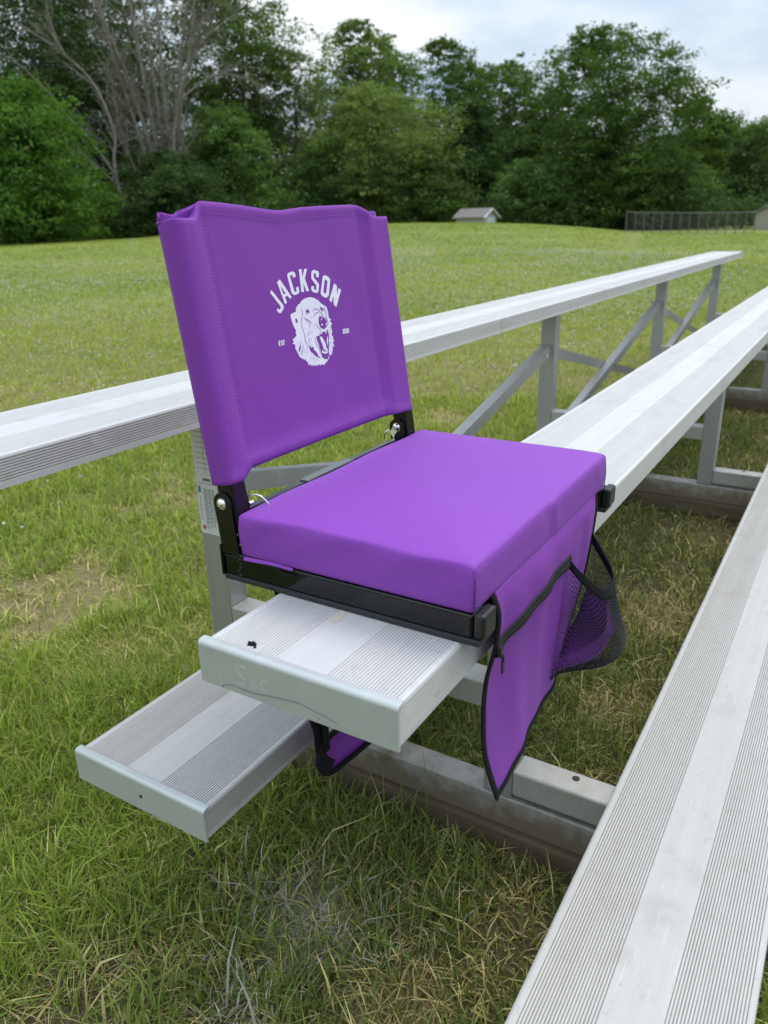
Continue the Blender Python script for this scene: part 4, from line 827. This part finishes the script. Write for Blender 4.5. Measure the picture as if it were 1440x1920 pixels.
tree('oak_tree', 6.3, 80, 9.7, 11.0, 'paler tree at the right end of the tree line above the grey shed', col=G2, n=12000, group=WG, seed=17)
tree('linden_tree', 35.2, 56, 6.8, 7.5, 'low mid green tree under the thin greyish one', col=G6, n=10000, size=0.31, group=WG, seed=18)
tree('linden_tree', 28.3, 53, 5.8, 6.5, 'low dense tree between the pale broad tree and the cone shaped one', col=G1, n=10000, size=0.30, group=WG, seed=19)
tree('linden_tree', 20.9, 52.5, 4.6, 6.5, 'low bushy tree right of the small white gabled shed', col=G6, n=9000, size=0.29, group=WG, seed=20)
tree('linden_tree', 12.6, 56, 5.2, 6.0, 'low bushy tree behind the left end of the fence', col=G6, n=9000, size=0.29, group=WG, seed=21)
tree('linden_tree', 45.7, 46.2, 4.9, 6.4, 'low dark bushy tree at the foot of the bare stems', col=G4, n=12000, size=0.27, group=WG, seed=22)
tree('linden_tree', 50.6, 48, 3.4, 5.4, 'low bushy tree right of the bright maple', col=G1, n=8000, size=0.27, group=WG, seed=23)
tree('oak_tree', 57.8, 52, 12.5, 9.0, 'tall dark tree cut off by the left edge of the picture', col=G4, n=10000, group=WG, seed=24)
tree('oak_tree', 3.0, 72, 9.0, 12.0, 'dark tree cut off by the right edge of the picture', col=G1, n=8000, group=WG, seed=25)
tree('oak_tree', 30.0, 72, 14.6, 9.0, 'tree between the two tall tops of the middle group', col=G1, n=10000, kind='vase', group=WG, seed=26, low=0.1)
# bare trees
def bare(name, az, r, label, stems, twigs, seed, k=4):
    rg = np.random.default_rng(seed); r *= KS; x, y = pol(az, r); z0 = hz(x, y) - 0.1
    root = empty(name, (x, y, z0)); tag(root, label, 'tree'); a = math.radians(az); ex = Vector((math.sin(a), -math.cos(a), 0)); ed = Vector((math.cos(a), math.sin(a), 0))
    px = r/1437.4; mb = MB(); tw = MB()
    for st in stems:
        pts = smooth_poly([ex*(p[0]*px) + Vector((0,0,p[1]*px)) + ed*(p[3] if len(p) > 3 else 0) for p in st], 4); m_ = len(pts)
        rad = [float(np.interp(i/(m_-1), [j/(len(st)-1) for j in range(len(st))], [p[2]*px*0.46 for p in st])) for i in range(m_)]
        mb.tube(pts, rad, 7)
        for q in range(twigs):
            i = rg.integers(m_//4, m_); p = Vector(pts[i]); d = (Vector(pts[min(i+1,m_-1)]) - Vector(pts[max(i-1,0)])).normalized(); cur = p; rr = max(0.012, rad[i]*0.42); ln = rg.uniform(1.0, 3.4)
            v = (d + Vector((rg.normal()*0.55, rg.normal()*0.55, rg.normal()*0.30+0.1))).normalized(); pl = [cur]
            for w_ in range(4): cur = cur + v*ln/4; v = (v + Vector((rg.normal()*.22, rg.normal()*.22, rg.normal()*.2))).normalized(); pl.append(cur)
            tw.tube(pl, [rr, rr*.8, rr*.6, rr*.45, rr*.3], 4, cap=False)
            for w_ in range(k):
                c0 = pl[rg.integers(1,5)]; v2 = (v + Vector((rg.normal()*.7, rg.normal()*.7, rg.normal()*.5))).normalized(); l2 = rg.uniform(0.4, 1.3)
                tw.tube([c0, c0+v2*l2*.5+Vector((0,0,rg.normal()*.06)), c0+v2*l2], [0.016,0.012,0.007], 3, cap=False)
    for nm, q in (('trunk', mb), ('branches', tw)):
        o = q.build(nm, BKP, root, smooth=True, dz=0, recalc=False); o.location = o.location + Vector((x, y, z0))
bare('dead_tree', 46.2, 47.5, 'leafless tree with a fan of pale grey stems behind the seat back', [
  [(0,0,11),(-4,70,10),(-14,150,8),(-34,240,6),(-62,330,4),(-84,430,2.2)], [(-2,0,9),(2,90,9),(-6,190,7),(-14,290,5.5),(-22,400,3)],
  [(2,0,9),(14,80,9),(18,180,7.5),(20,290,5.5),(26,410,3)], [(4,0,9),(24,90,8),(38,190,6.5),(54,290,4.5),(84,400,2.4)],
  [(0,20,7),(-16,100,7),(-34,190,5.5),(-50,260,4.4),(-72,360,2.2)], [(2,30,7),(30,130,6),(50,230,4.5),(92,330,2.6)], [(0,40,6),(8,150,6),(4,260,5),(0,390,2.5)],
  [(-2,30,5),(-40,110,4.5),(-56,170,4),(-60,250,2.5)]], 48, 5, 6)
bare('dead_tree', 48.9, 46, 'leaning bare trunk with a fork beside the bright maple', [
  [(12,0,6.5),(10,42,6.5),(-2,84,6),(-4,124,5.5),(2,160,5),(-6,200,4.5),(-22,238,4.2),(-40,258,3.6),(-80,290,2.8),(-130,320,1.6)],
  [(-4,100,4),(-30,145,3.6),(-64,186,3),(-90,224,2.6),(-128,262,1.6)], [(-40,258,2.6),(-62,285,2.2),(-72,340,1.4)], [(-6,90,3),(-36,120,2.4),(-74,160,1.4)]], 20, 6, 4)
bare('dead_tree', 43.9, 47, 'bare forked limbs right of the fan of pale stems', [
  [(-36,70,5.5),(-32,150,5),(-16,215,4.4),(8,280,3.4),(24,360,2)], [(-22,205,3.4),(28,240,3),(70,248,2.4),(112,236,1.4)], [(-6,250,3),(34,300,2.2),(80,330,1.3)]], 26, 7, 5)
# undergrowth and the dark wood behind, which read as one mass
def mass(name, label, cat, a0, a1, r0, r1, top0, top1, n, size, col, seed, nc=1400, lift=0.0):
    rg = np.random.default_rng(seed); az = rg.uniform(a0, a1, nc); rr = rg.uniform(r0, r1, nc)*KS; x = CAM[0]+rr*np.cos(np.radians(az)); y = CAM[1]+rr*np.sin(np.radians(az)); z0 = hgt(x, y)
    prof = vnoise(az, az*0, 3.1, seed+1)*0.6 + vnoise(az, az*0+5, 1.1, seed+2)*0.4; tz = (top0 + (top1-top0)*prof)*KS*(1 + lift*np.clip((az-37)/8, 0, 1)); z = z0 + rg.uniform(0, 1, nc)**0.8*tz
    C = np.stack([x,y,z],1); s = rg.uniform(0.35, 0.8, nc); S = np.stack([s*1.3,s*1.3,s*.7],1); A = rg.uniform(0.65, 1.3, nc)
    vs, f, cc = leaves(C, S, A, n, size, col, rg); o = bpy.data.objects.new(name, np_mesh(name, vs, f, cc, LV)); COL.objects.link(o); tag(o, label, cat, kind='stuff')
mass('undergrowth', 'dark bushes and saplings along the foot of the tree line', 'bushes', -24, 80, 53, 57, 1.2, 2.6, 41000, 0.26, G4, 51, 2900)
mass('far_woods', 'dark mass of woodland behind the front trees', 'woods', -26, 84, 72, 84, 6.0, 9.5, 150000, 0.40, (0.062,0.108,0.036), 61, 7000, 0.75)
# ------------------------------------------------------------------ sheds and fence
SH = mat('shed_siding', (0.42,0.385,0.345), 0.8)[0]; SR, t, b = mat('shed_shingles', (0.17,0.145,0.13), 0.9); n = noise(t, coords(t), 9, 4); L(t, ramp(t, n, [(0.35,(0.17,0.15,0.135)),(0.65,(0.31,0.28,0.255))]), b.inputs['Base Color'])
SW = mat('white_trim', (0.74,0.75,0.76), 0.6)[0]; SD = mat('shed_door_paint', (0.62,0.64,0.67), 0.6)[0]
def shed(name, az, r, width, length, eave, ridge, label, face):
    x, y = pol(az, r*KS); z0 = hz(x, y) - 0.05; root = empty(name, (x, y, z0)); tag(root, label, 'shed'); w2 = width/2
    mb = MB(); pr = [(-w2,0),(w2,0),(w2,eave),(0,ridge),(-w2,eave)]; mb.extrude_poly(pr, 'y', 0.0, length); wl = mb.build('wall', SH, root, dz=0)
    rf = MB(); sl = (ridge-eave)/w2; o_ = 0.22
    for s in (1,-1): rf.add([(0,-0.2,ridge+0.02),(s*(w2+o_),-0.2,eave-sl*o_+0.02),(s*(w2+o_),length+0.2,eave-sl*o_+0.02),(0,length+0.2,ridge+0.02),(0,-0.2,ridge+0.10),(s*(w2+o_),-0.2,eave-sl*o_+0.10),(s*(w2+o_),length+0.2,eave-sl*o_+0.10),(0,length+0.2,ridge+0.10)],[(0,1,2,3),(4,5,6,7),(0,1,5,4),(1,2,6,5),(2,3,7,6)])
    rfo = rf.build('roof', SR, root, dz=0); tr = MB()
    for s in (1,-1): tr.bar((0,-0.22,ridge+0.03),(s*(w2+o_),-0.22,eave-sl*o_+0.03),0.05,0.20,(0,-1,0))
    tro = tr.build('gable_trim', SW, root, dz=0); d = MB(); d.box(-0.55*w2,0.55*w2,-0.04,-0.003,0.05,eave*0.93); d.box(-0.62*w2,-0.55*w2,-0.06,-0.003,0.02,eave*0.98); d.box(0.55*w2,0.62*w2,-0.06,-0.003,0.02,eave*0.98); d.box(-0.62*w2,0.62*w2,-0.06,-0.003,eave*0.93,eave*0.98)
    do = d.build('door', SD, root, dz=0)
    for o in (wl, rfo, tro, do): o.location = o.location + root.location
    root.rotation_euler.z = face
shed('storage_shed', 24.0, 48.6, 1.75, 2.9, 1.12, 1.68, 'small white gabled shed with brown roof on the low rise', math.radians(24.15-90+25+90-62))
shed('storage_shed', 3.3, 51.5, 3.2, 4.6, 1.30, 1.72, 'grey shed with flat brown roof at the right end of the fence', math.radians(40))
FX = mat('galvanised_fence', (0.15,0.143,0.13), 0.6, 0.2)[0]
fa, fb = Vector(pol(14.9, 55)).to_3d(), Vector(pol(7.0, 55.5)).to_3d(); fa.z = hz(fa.x, fa.y); fb.z = hz(fb.x, fb.y)
fence = empty('chain_link_fence', tuple(fa)); tag(fence, 'grey chain link fence in front of the trees at the right', 'fence')
fd = (fb-fa); nP = 14; hF = 1.25
def fp(t, z): q = fa.lerp(fb, t); return (q.x, q.y, hz(q.x, q.y) + z)
for k in range(nP+1): MB().tube([fp(k/nP, -0.1), fp(k/nP, hF+0.04)], 0.028, 8).build('fence_post', FX, fence, dz=0)
MB().tube([fp(t_, hF) for t_ in np.linspace(0,1,30)], 0.024, 6).build('top_rail', FX, fence, dz=0)
mb = MB(); lenF = fd.length; st = 0.085; nW = int(lenF/st)
for k in range(nW):
    for s in (1,-1):
        t0 = k/nW; t1 = min(1, max(0, t0 + s*hF*0.75/lenF)); mb.tube([fp(t0, 0.02), fp(t1, hF*(abs(t1-t0)*lenF/(hF*0.75)) if t1 != t0 else 0.05)], 0.0040, 3, cap=False)
mb.build('wire_mesh', FX, fence, dz=0, recalc=False)
# ------------------------------------------------------------------ seeding grass stalks by the seat
SG = mat('stalk_green', (0.17,0.24,0.055), 0.6)[0]
lab = ['tallest green ryegrass stalk in front of the ground beam', 'ryegrass stalk leaning left below the tall one', 'short ryegrass stalk by the ground beam', 'pale ryegrass stalk close to the bottom plank']
for q, (x, y, hh, dx, dy) in enumerate([(0.335,0.105,0.15,0.015,-0.004),(0.20,0.085,0.17,-0.06,0.05),(0.40,0.165,0.11,0.012,-0.01),(0.36,-0.005,0.10,-0.02,0.0)]):
    z = hz(x, y) - H; rt = empty('grass_stalk', (x, y, z+H)); tag(rt, lab[q], 'grass stalk', 'ryegrass stalks beside the bleacher')
    pth = [(x+dx*t_*t_, y+dy*t_*t_, z+hh*t_*(1-0.12*t_)) for t_ in np.linspace(0,1,10)]; MB().tube(pth, [0.0013-0.0006*i/9 for i in range(10)], 5).build('stem', SG, rt, smooth=True)
    mb = MB()
    for i in range(13):
        t_ = 0.52+0.47*i/12; c = Vector((x+dx*t_*t_, y+dy*t_*t_, z+hh*t_*(1-0.12*t_))); a = i*math.pi + q; d = Vector((math.cos(a)*0.0035, math.sin(a)*0.0035, 0.007)); mb.tube([c, c+d*0.6, c+d*1.15], [0.0008,0.0019,0.0003], 5)
    mb.build('seed_head', SG, rt, smooth=True)
